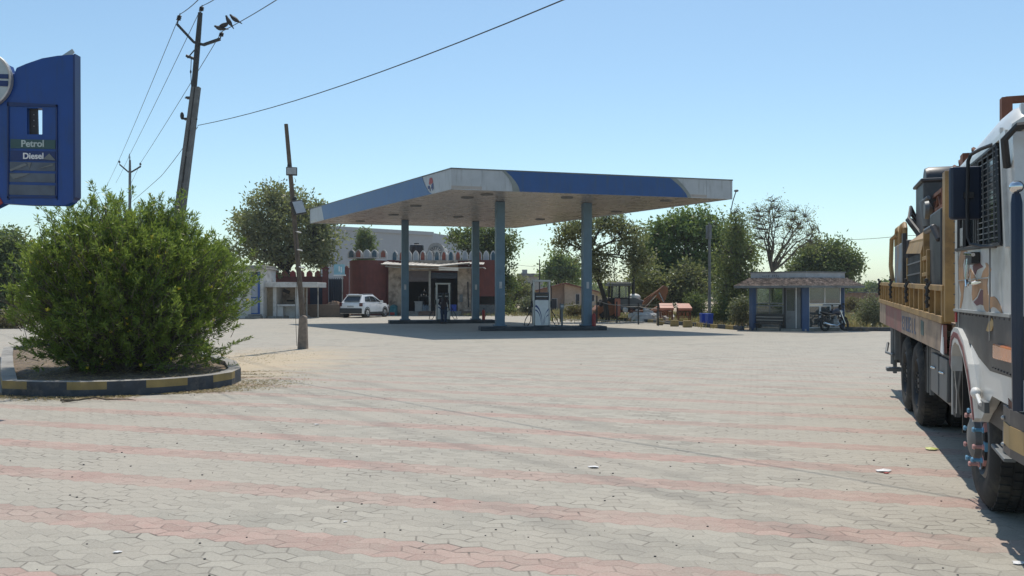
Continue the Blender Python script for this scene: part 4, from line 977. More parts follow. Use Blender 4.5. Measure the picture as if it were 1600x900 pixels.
m = MB(); m.tube([Wn(534.5, 495.5, .1), Wn(534.5, 414, .1)], .04, 6); m.build('pole', 'tin', r, world=True)

# ================================================================ WHITE SUV
CARL = 4.25
def loft(m_, secs, mi=0, close=True):          # secs: list of closed loops with the same count
    n_ = len(secs[0]); vs = [p_ for s_ in secs for p_ in s_]; fs = []
    for i in range(len(secs) - 1):
        for k_ in range(n_): fs.append((i * n_ + k_, i * n_ + (k_ + 1) % n_, (i + 1) * n_ + (k_ + 1) % n_, (i + 1) * n_ + k_))
    fs.append(tuple(range(n_))[::-1]); fs.append(tuple(range((len(secs) - 1) * n_, len(secs) * n_))); m_.add(vs, fs, mi)
SU = thing('parked_suv', 'white compact SUV seen from its rear corner, parked by the fort-style shop', 'car', (-10.6, 60.2, 0), math.atan2(-.33, .94))
# local: y forward, x to the right, rear bumper at y=-2.1
def ysec(y, z0, z1, w0, w1, rb=.08):
    return [V(-w0, y, z0), V(w0, y, z0), V(w0 + .01, y, z0 + .25), V(w1, y, z1 - .12), V(w1 - .08, y, z1), V(-w1 + .08, y, z1), V(-w1, y, z1 - .12), V(-w0 - .01, y, z0 + .25)]
m = MB(); loft(m, [ysec(-2.1, .42, .95, .80, .78), ysec(-2.02, .30, 1.06, .86, .84), ysec(-1.5, .26, 1.10, .89, .87), ysec(0, .26, 1.08, .90, .88), ysec(1.1, .26, 1.05, .89, .86), ysec(1.8, .28, .98, .85, .80), ysec(2.12, .36, .82, .74, .70)])
m.build('body', 'car_white', SU, smooth=True)
m = MB(); rs = lambda y, z, w: [V(-w, y, 1.04), V(w, y, 1.04), V(w - (z - 1.04) * .28, y, z), V(-w + (z - 1.04) * .28, y, z)]
vs = [V(-.84, -2.0, 1.04), V(.84, -2.0, 1.04), V(.85, 1.05, 1.04), V(-.85, 1.05, 1.04), V(-.62, -1.50, 1.60), V(.62, -1.50, 1.60), V(.62, .05, 1.62), V(-.62, .05, 1.62)]
m.add(vs, [(0, 1, 5, 4), (1, 2, 6, 5), (2, 3, 7, 6), (3, 0, 4, 7), (4, 5, 6, 7)]); m.build('cabin', 'car_white', SU, bevel=.06, seg=3)
m = MB(); m.box((0, -.72, 1.625), (1.14, 1.5, .05)); m.build('roof', 'car_white', SU, bevel=.02)
def pane(name, pts, off, mt='car_glass'):
    m_ = MB(); m_.prism(pts, off); return m_.build(name, mt, SU)
for s_ in (-1, 1):
    f_ = lambda y, z: V(s_ * (.845 - (z - 1.04) * .405 + .008), y, z)
    pane('side_window', [f_(-1.50, 1.16), f_(-.72, 1.12), f_(-.72, 1.52), f_(-1.30, 1.48)], (s_ * .012, 0, 0)); pane('side_window', [f_(-.66, 1.12), f_(.16, 1.12), f_(-.08, 1.50), f_(-.66, 1.53)], (s_ * .012, 0, 0)); pane('side_window', [f_(.22, 1.12), f_(.78, 1.11), f_(.02, 1.47)], (s_ * .012, 0, 0))
    m = MB(); m.box((s_ * .98, .62, 1.14), (.18, .12, .13)); m.box((s_ * .88, .64, 1.10), (.08, .06, .04)); m.build('mirror', 'car_white', SU, bevel=.03)
    m = MB(); m.box((s_ * .78, -2.02, .93), (.22, .22, .24), s_ * .3); m.build('tail_light', 'car_lamp', SU, bevel=.03)
    m = MB(); m.box((s_ * .70, 2.0, .80), (.26, .16, .16)); m.build('headlight', 'lamp_lens', SU, bevel=.03)
    m = MB(); m.tube([(s_ * .57, -1.4, 1.66), (s_ * .57, .0, 1.66)], .022, 6); m.build('roof_rail', 'rim', SU)
    m = MB(); m.box((s_ * .895, 0, .33), (.04, 1.9, .16)); m.build('sill', 'car_black', SU, bevel=.01)
    for y_ in (-.72, .2): 
        m = MB(); m.box((s_ * .905, y_ - .12, .95), (.03, .16, .03)); m.build('door_handle', 'car_white', SU)
    for y_ in (-1.32, 1.28):
        m = MB(); m.lathe([(.38, -.04), (.41, .0), (.41, .045), (.36, .05)], (s_ * .88 - .02, y_, .36), 'X', 28); m.build('wheel_arch', 'car_black', SU)
        w_o = thing('wheel', None, None, (s_ * .82, y_, .34)); w_o.parent = SU
        m = MB(); m.lathe([(.22, -.1), (.31, -.1), (.335, -.07), (.335, .07), (.31, .1), (.22, .1), (.22, -.1)], (0, 0, 0), 'X', 28); m.build('tyre', 'rubber', w_o, smooth=True)
        m = MB(); m.lathe([(0, .06), (.06, .085), (.06, .06), (.05, .05)], (0, 0, 0), 'X' , 16)
        for a_ in range(5): A_ = a_ * 2 * math.pi / 5; m.box((s_ * .07, math.cos(A_) * .12, math.sin(A_) * .12), (.03, .2, .06), rot=Matrix.Rotation(A_, 3, 'X'))
        m.lathe([(.20, .07 * s_), (.225, .095 * s_), (.225, -.02)], (0, 0, 0), 'X', 24); m.build('rim', 'rim', w_o)
pane('rear_window', [V(-.62, -1.985, 1.14), V(.62, -1.985, 1.14), V(.53, -1.62, 1.50), V(-.53, -1.62, 1.50)], (0, -.03, .01))
m = MB(); m.box((0, -2.06, .50), (1.72, .22, .36)); m.build('rear_bumper', 'car_black', SU, bevel=.05)
m = MB(); m.box((0, -2.115, .80), (.5, .02, .11)); m.build('number_plate', 'lamp_lens', SU)
m = MB(); m.box((0, -1.56, 1.60), (1.14, .34, .045)); m.build('spoiler', 'car_white', SU, bevel=.015)
m = MB(); m.add([V(-.8, 1.0, 1.06), V(.8, 1.0, 1.06), V(.60, .11, 1.59), V(-.60, .11, 1.59)], [(0, 1, 2, 3)]); m.T = Matrix.Translation((0, .03, .02)); m.add([V(-.8, 1.0, 1.06), V(.8, 1.0, 1.06), V(.60, .11, 1.59), V(-.60, .11, 1.59)], [(3, 2, 1, 0)]); m.build('windscreen', 'car_glass', SU)
# ================================================================ KIOSK
HT = thing('kiosk', 'small blue-pillared glass kiosk with tiled skirt roof and grey parapet', 'kiosk', (13, 38, 0))
hN, hL, hR = V(12.97, 36.8, 0), V(10.98, 38.0, 0), V(15.02, 37.75, 0)
hLB, hRB = hL + V(.28, .96, 0) * 2.6, hR + V(.1, 1, 0) * 2.6
HP = [hN, hR, hRB, hLB, hL]; HE = 2.02
hc = sum(HP, Vector()) / 5
def wallpt(a, b, t, z, off=0):
    d = (b - a).normalized(); return a.lerp(b, t) + V(d.y, -d.x, 0) * off + V(0, 0, z)
m = MB(); m.prism([q + (q - hc).normalized() * .12 for q in HP], (0, 0, .10)); m.build('floor', 'concrete', HT, world=True)
def hpillar(q, w, mt='hut_blue'):
    d = (q - hc).normalized(); m = MB(); m.box(q - d * .05 + V(0, 0, HE / 2), (w, w, HE), math.atan2(d.y, d.x) + R(90)); m.build('pillar', mt, HT, world=True, bevel=.01)
hpillar(hN, .30); hpillar(hL, .27); hpillar(hR, .22, 'hut_blue'); hpillar(hLB, .2); hpillar(hRB, .2)
def hstrip(a, b, t0, t1, z0, z1, th, mt, name, off=0):
    m = MB(); d = (b - a).normalized(); nr = V(d.y, -d.x, 0)
    m.prism([wallpt(a, b, t0, z0, off), wallpt(a, b, t1, z0, off), wallpt(a, b, t1, z1, off), wallpt(a, b, t0, z1, off)], -nr * th); return m.build(name, mt, HT, world=True)
def hwindow(a, b, t0, t1, z0, z1, gl='hut_glass', fr='hut_white', mull=1):
    m = MB(); d = (b - a).normalized(); L = (b - a).length; w = .05
    def bar(ta, tb, za, zb, o=.02): 
        nr = V(d.y, -d.x, 0); m.prism([wallpt(a, b, ta, za, o), wallpt(a, b, tb, za, o), wallpt(a, b, tb, zb, o), wallpt(a, b, ta, zb, o)], -nr * .05)
    bar(t0, t1, z0, z0 + w); bar(t0, t1, z1 - w, z1); bar(t0, t0 + w / L, z0 + w, z1 - w); bar(t1 - w / L, t1, z0 + w, z1 - w)
    for i in range(1, mull + 1): tc = t0 + (t1 - t0) * i / (mull + 1); bar(tc - w / 2 / L, tc + w / 2 / L, z0 + w, z1 - w)
    f = m.build('window', fr, HT, world=True)
    m = MB(); nr = V(d.y, -d.x, 0); m.prism([wallpt(a, b, t0 + .01, z0 + .01), wallpt(a, b, t1 - .01, z0 + .01), wallpt(a, b, t1 - .01, z1 - .01), wallpt(a, b, t0 + .01, z1 - .01)], -nr * .006)
    g_ = m.build('pane', gl, f, world=False); g_.location = -V(*HT.location)
# left face (hL -> hN): windows, then the door near the corner
hwindow(hL, hN, .07, .60, 1.20, 1.95, 'hut_glass_clear', 'steel_grey'); hwindow(hL, hN, .07, .60, .62, 1.14, 'hut_glass_clear', 'steel_grey')
hstrip(hL, hN, .07, .60, .10, .60, .05, 'hut_glass', 'lower_panel', -.05)
hstrip(hL, hN, .60, .64, .10, HE, .08, 'black', 'door_jamb'); 
d1 = hstrip(hL, hN, .64, .915, .11, 1.98, .05, 'steel_grey', 'door', -.01)
hstrip(hL, hN, .66, .80, .9, 1.85, .01, 'hut_glass', 'door_window', .005); hstrip(hL, hN, .825, .84, .11, 1.98, .06, 'hut_white', 'door_edge', .006)
# right face (hN -> hR)
hwindow(hN, hR, .08, .93, 1.18, 1.97); hwindow(hN, hR, .08, .38, .12, 1.14, mull=0); hwindow(hN, hR, .38, .93, .12, 1.14, mull=1)
for a, b in ((hR, hRB), (hLB, hL)): hwindow(a, b, .05, .95, .62, 1.95, 'hut_glass_clear', 'steel_grey'); hstrip(a, b, .05, .95, .1, .60, .05, 'hut_grey', 'low_wall')
hwindow(hRB, hLB, .03, .97, .90, 1.95, 'hut_glass_clear', 'steel_grey', mull=3); hstrip(hRB, hLB, .03, .97, .1, .88, .06, 'hut_grey', 'low_wall')
# roof: tiled skirt, eave board, parapet
def ringof(off, z):
    out = []
    n = len(HP)
    for i in range(n):
        a, b, c = HP[i - 1], HP[i], HP[(i + 1) % n]
        n1 = V((b - a).y, -(b - a).x, 0).normalized(); n2 = V((c - b).y, -(c - b).x, 0).normalized(); bis = (n1 + n2).normalized()
        out.append(b + bis * off / max(.3, bis.dot(n1)) + V(0, 0, z))
    return out
m = MB(); o_, i_, i2, u_ = ringof(.80, HE - .02), ringof(.10, HE + .36), ringof(.10, HE + .28), ringof(.78, HE - .08)
for i in range(5):
    j = (i + 1) % 5; rows_ = 9
    for r_i in range(rows_):                   # courses of tiles, each a little proud of the one below
        t0, t1 = r_i / rows_, (r_i + 1) / rows_
        A, B, C_, D_ = o_[i].lerp(i_[i], t0), o_[j].lerp(i_[j], t0), o_[j].lerp(i_[j], t1), o_[i].lerp(i_[i], t1)
        ncol = 26
        for cc_ in range(ncol):
            s0, s1 = cc_ / ncol, (cc_ + .97) / ncol; dz = random.uniform(.0, .018)
            m.add([A.lerp(B, s0) + V(0, 0, .03 + dz), A.lerp(B, s1) + V(0, 0, .03 + dz), D_.lerp(C_, s1) + V(0, 0, .0), D_.lerp(C_, s0), A.lerp(B, s0), A.lerp(B, s1)], [(0, 1, 2, 3), (4, 5, 1, 0)])
    m.add([u_[i], u_[j], i2[j], i2[i]], [(0, 1, 2, 3)])
m.build('roof', 'roof_tile', HT, world=True)
m = MB(); a_, b_ = ringof(.81, HE - .10), ringof(.74, HE - .10)
for i in range(5): j = (i + 1) % 5; m.prism([a_[i], a_[j], b_[j], b_[i]], (0, 0, .09))
m.build('eave_board', 'steel_grey', HT, world=True)
m = MB(); a_, b_ = ringof(.07, HE + .34), ringof(-.03, HE + .34)
for i in range(5): j = (i + 1) % 5; m.prism([a_[i], a_[j], b_[j], b_[i]], (0, 0, .24))
m.build('parapet', 'hut_grey', HT, world=True)
m = MB(); a_, b_ = ringof(.12, HE + .583), ringof(-.08, HE + .583)
for i in range(5): j = (i + 1) % 5; m.prism([a_[i], a_[j], b_[j], b_[i]], (0, 0, .05))
m.build('coping', 'steel_grey', HT, world=True)
m = MB(); m.prism(ringof(-.05, HE - .01), (0, 0, .06)); m.build('ceiling', 'hut_grey', HT, world=True)
m = MB(); x_ = .22                             # worn painted marks on the parapet
pa, pb2 = ringof(.072, HE + .40)[4], ringof(.072, HE + .40)[0]
for i in range(9):
    if i == 4: continue
    t = .22 + i * .035; q = pa.lerp(pb2, t); d = (pb2 - pa).normalized(); h_ = random.uniform(.05, .09)
    m.prism([q, q + d * .035, q + d * .035 + V(0, 0, h_), q + V(0, 0, h_)], V(0, -.004, 0)); 
    if i % 2: m.prism([q + V(0, 0, h_ * .5), q + d * .06 + V(0, 0, h_ * .5), q + d * .06 + V(0, 0, h_ * .5 + .015), q + V(0, 0, h_ * .5 + .015)], V(0, -.005, 0))
m.build('worn_marks', 'steel_grey', HT, world=True)
# dark bench outside the left window
BN = thing('bench', 'black slatted metal bench in front of the left window of the kiosk', 'bench', wallpt(hL, hN, .34, 0, .22))
BN.rotation_euler = (0, 0, math.atan2((hN - hL).y, (hN - hL).x))
m = MB(); 
for z_ in (.40, .54, .68): m.box((0, .13, z_), (1.2, .03, .10))
m.build('backrest', 'black', BN); m = MB()
for y_ in (-.12, 0, .1): m.box((0, y_, .30), (1.2, .09, .03))
m.build('seat', 'black', BN)
for x_ in (-.52, .52):
    m = MB(); m.box((x_, -.1, .15), (.05, .05, .28)); m.box((x_, .16, .36), (.05, .03, .70)); m.build('leg', 'black', BN)
m = MB()
for z_ in (.47, .61): m.box((0, .14, z_), (1.18, .02, .02))
m.build('rail', 'alu', BN)

# ================================================================ MOTORCYCLE (local: +x forward)
MC = thing('motorcycle', 'dark motorcycle leaning on its stand against the right side of the kiosk', 'motorcycle', (14.30, 36.86, 0), rot=(R(-7), 0, math.atan2(.50, .86)))
for x_, nm in ((-.62, 0), (.66, 1)):
    w_o = thing('wheel', None, None, (x_, 0, .30)); w_o.parent = MC
    m = MB(); m.lathe([(.225, -.045), (.28, -.05), (.305, 0), (.28, .05), (.225, .045), (.225, -.045)], (0, 0, 0), 'Y', 28); m.build('tyre', 'rubber', w_o, smooth=True)
    m = MB(); m.lathe([(.225, -.03), (.20, -.02), (.20, .02), (.225, .03)], (0, 0, 0), 'Y', 24); m.lathe([(0, -.05), (.05, -.05), (.05, .05), (0, .05)], (0, 0, 0), 'Y', 12)
    for a_ in range(6): A_ = a_ * math.pi / 3; m.tube([(math.cos(A_) * .04, 0, math.sin(A_) * .04), (math.cos(A_) * .21, 0, math.sin(A_) * .21)], .012, 5)
    m.build('rim', 'dark_steel', w_o)
m = MB(); m.tube([(-.12, 0, .80), (.05, 0, .88), (.25, 0, .89), (.38, 0, .80), (.42, 0, .72)], [.09, .13, .15, .11, .05], 12); m.build('fuel_tank', 'navy', MC, smooth=True)
m = MB(); m.tube([(-.80, 0, .86), (-.6, 0, .80), (-.35, 0, .76), (-.12, 0, .77)], [.06, .10, .12, .10], 10, sq=.5); m.build('seat', 'black', MC, smooth=True)
m = MB(); m.box((.02, 0, .40), (.34, .24, .26)); m.tube([(.06, 0, .5), (.14, 0, .68)], [.09, .08], 10); m.build('engine', 'steel_grey', MC, bevel=.03)
m = MB(); m.tube([(.10, -.1, .45), (.22, -.13, .3), (0, -.14, .24), (-.45, -.16, .28), (-.85, -.18, .36)], [.02, .022, .025, .045, .05], 8); m.build('exhaust', 'chrome', MC, smooth=True)
m = MB()
for s_ in (-.07, .07): m.tube([(.66, s_, .30), (.46, s_, .82), (.42, s_, .92)], [.022, .026, .024], 8)
m.build('fork', 'chrome', MC)
m = MB(); m.tube([(.34, -.34, .96), (.40, -.22, 1.02), (.42, 0, .97), (.40, .22, 1.02), (.34, .34, .96)], .016, 6); m.build('handlebar', 'dark_steel', MC)
m = MB(); m.lathe([(0, -.04), (.07, -.03), (.085, .05), (0, .07)], (.52, 0, .86), 'X', 16); m.build('headlight', 'lamp_lens', MC, smooth=True)
m = MB(); m.tube([(.40, 0, .98), (.50, 0, 1.08), (.52, 0, .95)], [.03, .09, .07], 8, sq=1.4); m.build('fairing', 'black', MC, smooth=True)
for s_ in (-1, 1):
    m = MB(); m.tube([(.38, s_ * .25, 1.0), (.36, s_ * .30, 1.14)], .008, 5); m.ell((.36, s_ * .31, 1.17), (.02, .06, .045), 10, 6); m.build('mirror', 'black', MC)
m = MB(); m.tube([(.9, 0, .52), (.78, 0, .62), (.62, 0, .64), (.46, 0, .58)], .05, 8, sq=.4); m.build('front_mudguard', 'black', MC, smooth=True)
m = MB(); m.tube([(-.35, 0, .66), (-.62, 0, .66), (-.85, 0, .58), (-.95, 0, .42)], .06, 8, sq=.4); m.box((-.86, 0, .74), (.08, .16, .08), m=0); m.build('rear_mudguard', 'black', MC)
m = MB(); m.tube([(.42, 0, .82), (.1, 0, .62), (-.3, 0, .62), (-.62, 0, .30)], .025, 6); m.tube([(.42, 0, .8), (.22, 0, .35), (-.2, 0, .28), (-.62, 0, .30)], .025, 6); m.tube([(-.3, .1, .7), (-.6, .1, .34)], .02, 6); m.tube([(-.1, .12, .3), (-.18, .30, .02)], .014, 5); m.build('frame', 'dark_steel', MC)

# ================================================================ RIGHT BACKGROUND THINGS
def bin_(q, label):
    r = thing('waste_bin', label, 'bin', q, R(5), 'blue waste bins'); m = MB()
    m.box((0, 0, .33), (.27, .3, .66), taper=1.12); m.box((0, 0, .665), (.33, .36, .04)); m.box((0, 0, .02), (.25, .28, .03)); m.build('tub', 'blue_plastic', r, bevel=.02); return r
q = gr(1099, 510.5); bb = bin_(q, 'blue waste bin standing at the left of the pair in front of the lamp post'); dup(bb, gr(1108, 511.2), R(12), 'blue waste bin at the right of the pair in front of the lamp post')
def pole(px, pyt, Y, r0, r1, mt, label, cat='lamp post', extra=None):
    b0 = at(px, HY + F * H / Y, Y); r = thing('street_pole', label, cat, b0); m = MB(); m.tube([b0, at(px, pyt, Y)], [r0, r1], 8); m.build('shaft', mt, r, world=True)
    if extra: extra(r, Y)
    return r
def ex1(r, Y): m = MB(); m.span(at(1104, 373, Y), at(1112.5, 352, Y) + V(0, .2, 0)); m.build('junction_box', 'steel_grey', r, world=True, bevel=.02)
pole(1108.5, 350, 43.5, .085, .065, 'steel_grey', 'grey metal lamp post rising behind the two blue bins', extra=ex1)
def ex2(r, Y): m = MB(); m.tube([at(981, 378, Y), at(998, 377, Y)], .05, 5); m.build('cross_arm', 'dark_steel', r, world=True)
pole(989.5, 372, 52, .11, .08, 'dark_steel', 'dark thin pole with a short cross arm right of the backhoe cab', extra=ex2)
def ex3(r, Y): m = MB(); m.tube([at(1147, 299, Y), at(1152, 297, Y)], .035, 5); m.ell(at(1150.5, 298, Y), (.16, .12, .09), 10, 6); m.build('lamp_head', 'steel_grey', r, world=True)
pole(1142, 330, 56, .05, .04, 'dark_steel', 'very thin tall pole with a small lamp above the canopy edge', extra=ex3)
m = MB(); m.tube([at(1142, 330, 56), at(1145, 315, 56), at(1150, 299, 56)], .035, 5); o = m.build('curved_neck', 'dark_steel', bpy.data.objects['street_pole.002'], world=True)
pole(1002, 455, 60, .07, .06, 'dark_steel', 'short dark post among the trees behind the backhoe arm', 'post')
pole(843, 405, 62, .05, .04, 'dark_steel', 'thin dark pole beside the nearer fuel dispenser', 'post')
pole(1262, 445, 120, .1, .08, 'dark_steel', 'distant thin post left of the sparse bare tree', 'post')
# pipe fence with wires
FN = thing('pipe_fence', 'dark post and wire fence along the painted kerb in front of the backhoe', 'fence', (4, 49, 0))
fps = [gr(876, 503), gr(933.5, 505), gr(965, 505), gr(999, 507), gr(1030, 509)]
tops = [474, 462, 471, 473, 476]
tp = []
for q, ty in zip(fps, tops):
    q = q + V(0, .35, 0); px = CX + F * q.x / q.y; t_ = at(px, ty, q.y); m = MB(); m.tube([q - V(0, 0, .1), t_], .045, 6); m.build('post', 'dark_steel', FN, world=True); tp.append((q, t_))
for fr, sg in ((.12, .03), (.82, .05)):
    m = MB()
    for (a0, a1), (b0, b1) in zip(tp[:-1], tp[1:]):
        A, B = a0.lerp(a1, fr), b0.lerp(b1, fr); m.tube([A, A.lerp(B, .5) - V(0, 0, sg), B], .018, 5)
    m.build('wire', 'tin', FN, world=True)
RP = MB(); q1, q2 = at(1028, 505, 46), at(1100, 505, 43); RP.tube([tp[-1][0] + V(0, 0, .25), q1.lerp(q2, .5) + V(0, 0, -.1), q2], .015, 5); RP.tube([at(960, 476, 47), at(1060, 477, 46)], .015, 4); tag(RP.build('rope', 'tin'), 'pale ropes strung low from the fence towards the blue bins', 'rope')
# orange fire bucket stands
def stand(q, label, rz):
    r = thing('fire_bucket_stand', label, 'bucket stand', q, rz, 'orange fire bucket stands')
    for sx in (-.34, .34):
        for sy in (-.15, .2):
            m = MB(); m.box((sx, sy, .45), (.05, .05, .9)); m.build('leg', 'rust', r)
    m = MB(); m.prism([(-.39, -.32, .84), (.39, -.32, .84), (.37, .28, 1.10), (-.37, .28, 1.10)], (0, 0, .03)); m.box((0, -.33, .80), (.78, .02, .12)); m.build('roof', 'orange_red', r)
    m = MB(); m.tube([(-.36, 0, .70), (.36, 0, .70)], .02, 6); m.tube([(-.36, 0, .35), (.36, 0, .35)], .02, 6); m.build('rail', 'rust', r)
    for x_ in (-.2, .0, .2):
        m = MB(); m.lathe([(0, 0), (.06, 0), (.085, .2), (0, .2)], (x_, 0, .42), 'Z', 12); m.tube([(x_ - .08, 0, .62), (x_, 0, .71), (x_ + .08, 0, .62)], .008, 4); m.build('bucket', 'excavator', r)
    return r
s1 = stand((at(1041, 0, 47.5).x, 47.5, 0), 'orange-roofed fire bucket stand at the left of the pair behind the kerb', R(-4)); dup(s1, (at(1068.5, 0, 46.8).x, 46.8, 0), R(3), 'orange-roofed fire bucket stand at the right of the pair, nearer the blue bins')
def blk(px, py, w, h, mt, label, cat, name):
    q = gr(px, py); m = MB(); m.box((0, 0, h / 2), (w, w * .7, h), random.uniform(-.4, .4), taper=.92); o = m.build(name, mt, bevel=.03); o.location = q; tag(o, label, cat, 'painted blocks by the kerb')
blk(1054, 510, .42, .32, 'kerb_yellow', 'loose yellow block on the paving before the left orange stand', 'block', 'painted_block'); blk(1074, 511.5, .42, .34, 'kerb_yellow', 'loose yellow block on the paving before the right orange stand', 'block', 'painted_block')
blk(1031, 508, .34, .36, 'kerb_yellow', 'loose yellow block on the paving nearest the fence end', 'block', 'painted_block')
sr = thing('scrap_frame', 'low rusty welded frame lying among the rubble in front of the digger arm', 'scrap frame', (at(1018, 0, 49.5).x, 50.2, 0))
for z_ in (.15, .62):
    m = MB(); q = [V(-1.1, -.3, z_), V(1.0, -.35, z_ + .05), V(1.0, .4, z_ + .05), V(-1.1, .4, z_)]; m.tube(q + [q[0]], .035, 5); m.build('rail', 'rust', sr)
for x_, y_ in ((-1.1, -.3), (1.0, -.35), (1.0, .4), (-1.1, .4), (-.1, -.32)):
    m = MB(); m.tube([(x_, y_, 0), (x_ + .03, y_, .8)], .035, 5); m.build('upright', 'rust', sr)
m = MB(); m.tube([(-1.3, -.35, .1), (.2, -.4, .75), (1.3, -.3, .55)], .045, 6); m.build('pipe', 'excavator', sr)
rb_ = MB()
for i in range(26):
    q = V(at(1012, 0, 49).x + random.gauss(0, .55), 49 + random.gauss(0, .5), random.uniform(.1, .75)); rb_.box(q, (random.uniform(.15, .4), random.uniform(.15, .35), random.uniform(.12, .3)), rot=Matrix.Rotation(random.uniform(-.6, .6), 3, 'X') @ Matrix.Rotation(random.uniform(0, 3), 3, 'Z'))
rb_.ell(V(at(1012, 0, 49).x, 49, .05), (1.0, .8, .55), 12, 8)
tag(rb_.build('rubble_heap', 'rubble', bevel=.04), 'heap of pale stones and sacks below the backhoe arm', 'rubble')
# house with a low gable roof
GH = thing('gable_house', 'small cream house with a low red-edged gable roof behind the pump area', 'house', (at(892, 0, 85).x, 85, 0))
Wh = lambda px, py, dy=0: at(px, py, 85) + V(0, dy, 0)
m = MB(); m.prism([Wh(882, 485.5), Wh(944, 485.5), Wh(944, 459), Wh(882, 443.5)], (0, 7, 0)); m.build('wall', 'house_cream', GH, world=True)
m = MB(); m.prism([Wh(838, 485.5, .4), Wh(881.8, 485.5, .4), Wh(881.8, 443.5, .4), Wh(838, 453, .4)], (0, 6.5, 0)); m.build('wall', 'house_pink', GH, world=True)
m = MB(); m.prism([Wh(832, 454.5, -.5), Wh(883, 441.5, -.5), Wh(883, 443.3, -.5), Wh(832, 456.5, -.5)], (0, 8.5, 0)); m.prism([Wh(883.1, 441.5, -.5), Wh(950, 459, -.5), Wh(950, 461, -.5), Wh(883.1, 443.3, -.5)], (0, 8.5, 0)); m.build('roof', 'roof_red', GH, world=True)
for x0, x1, y0, y1 in ((899, 906, 459, 478), (923, 929, 460, 472), (861, 871, 466, 485)):
    m = MB(); m.span(Wh(x0, y1, -.04 if x0 > 880 else .36), Wh(x1, y0, .02 if x0 > 880 else .42)); f_ = m.build('window', 'fort_white', GH, world=True); m = MB(); m.span(Wh(x0 + .8, y1 - .8, -.06 if x0 > 880 else .34), Wh(x1 - .8, y0 + .8, -.045 if x0 > 880 else .355)); g_ = m.build('pane', 'interior', f_); g_.location = -V(*GH.location)

# backhoe loader
BH = thing('backhoe_loader', 'old orange backhoe loader with dark cab parked under the trees behind the kerb', 'backhoe', (at(968, 0, 52).x, 52, 0))
Wb = lambda px, py, dy=0: at(px, py, 52) + V(0, dy, 0)
for px, rr_, dy in ((950, .70, -.6), (1000, .48, -.6), (950, .70, 1.0), (1000, .48, 1.0)):
    c_ = V(Wb(px, 0).x, 52 + dy, rr_); w_o = thing('wheel', None, None, c_ - BH.location); w_o.parent = BH
    m = MB(); m.lathe([(rr_ * .55, -.18), (rr_ * .92, -.2), (rr_, -.12), (rr_, .12), (rr_ * .92, .2), (rr_ * .55, .18), (rr_ * .55, -.18)], (0, 0, 0), 'Y', 26)
    for i in range(20): A_ = i * 2 * math.pi / 20; m.box((math.cos(A_) * rr_, 0, math.sin(A_) * rr_), (.06, .34, .07), rot=Matrix.Rotation(-A_, 3, 'Y'))
    m.build('tyre', 'rubber', w_o); m = MB(); m.lathe([(0, -.1), (rr_ * .4, -.12), (rr_ * .56, -.17), (rr_ * .56, .15), (0, .1)], (0, 0, 0), 'Y', 20); m.build('rim', 'excavator', w_o)
m = MB(); m.span(Wb(938, 488, -.3), Wb(1008, 480, .8)); m.span(Wb(978, 481, -.3), Wb(1006, 469, .8)); m.build('chassis', 'rust', BH, world=True, bevel=.03)
m = MB(); m.prism([Wb(975, 483, -.35), Wb(1004, 483, -.35), Wb(1006, 470, -.35), Wb(990, 465, -.35), Wb(975, 465, -.35)], (0, 1.1, 0)); m.build('bonnet', 'steel_grey', BH, world=True, bevel=.05)
m = MB()
for px in (953, 966, 981):
    for dy in (-.55, .95): m.tube([Wb(px, 484, dy), Wb(px + (2 if px < 960 else 0), 446, dy)], .055, 6)
for dy in (-.55, .95): m.tube([Wb(952, 466, dy), Wb(981, 466, dy)], .05, 6)
m.build('cab_frame', 'black', BH, world=True)
m = MB(); m.span(Wb(949, 447, -.8), Wb(984, 442.5, 1.2)); m.span(Wb(951, 442.4, -.7), Wb(982, 441, 1.1)); m.build('cab_roof', 'steel_grey', BH, world=True, bevel=.03)
m = MB(); m.span(Wb(953, 484, -.5), Wb(981, 467, .9)); m.build('cab_body', 'steel_grey', BH, world=True)
m = MB(); m.span(Wb(955, 465, -.53), Wb(965, 448, -.51)); m.span(Wb(967.5, 465, -.53), Wb(979.5, 448, -.51)); m.build('cab_window', 'hut_glass_clear', BH, world=True)
m = MB(); m.span(Wb(962, 474, .1), Wb(969, 459, .5)); m.build('driver_seat', 'black', BH, world=True)
m = MB(); m.prism([Wb(997, 489, -.7), Wb(1003, 472, -.7), Wb(1034, 446, -.7), Wb(1040, 449, -.7), Wb(1041, 456, -.7), Wb(1035, 472, -.7), Wb(1032, 487, -.7), Wb(1028, 487, -.7), Wb(1030, 470, -.7), Wb(1022, 464, -.7), Wb(1008, 480, -.7), Wb(1003, 490, -.7)], (0, .3, 0))
m.tube([Wb(1004, 469, -.55), Wb(1034, 449, -.55)], .07, 8); m.build('digger_arm', 'excavator', BH, world=True, bevel=.02)
m = MB(); m.tube([Wb(1005, 480, -.8), Wb(1022, 461, -.8)], [.05, .03], 8); m.tube([Wb(1026, 457, -.8), Wb(1033, 472, -.8)], [.04, .03], 8); m.build('hydraulic_ram', 'chrome', BH, world=True)
m = MB(); m.prism([Wb(1018, 492, -.9), Wb(1034, 492, -.9), Wb(1037, 481, -.9), Wb(1026, 478, -.9), Wb(1016, 484, -.9)], (0, .8, 0)); m.build('digger_bucket', 'excavator', BH, world=True)
m = MB(); m.prism([Wb(948, 470, -.8), Wb(953, 474, -.8), Wb(936, 490, -.8), Wb(928, 492, -.8), Wb(930, 486, -.8)], (0, .25, 0)); m.prism([Wb(948, 470, .9), Wb(953, 474, .9), Wb(936, 490, .9), Wb(928, 492, .9), Wb(930, 486, .9)], (0, .25, 0)); m.build('loader_arm', 'excavator', BH, world=True)
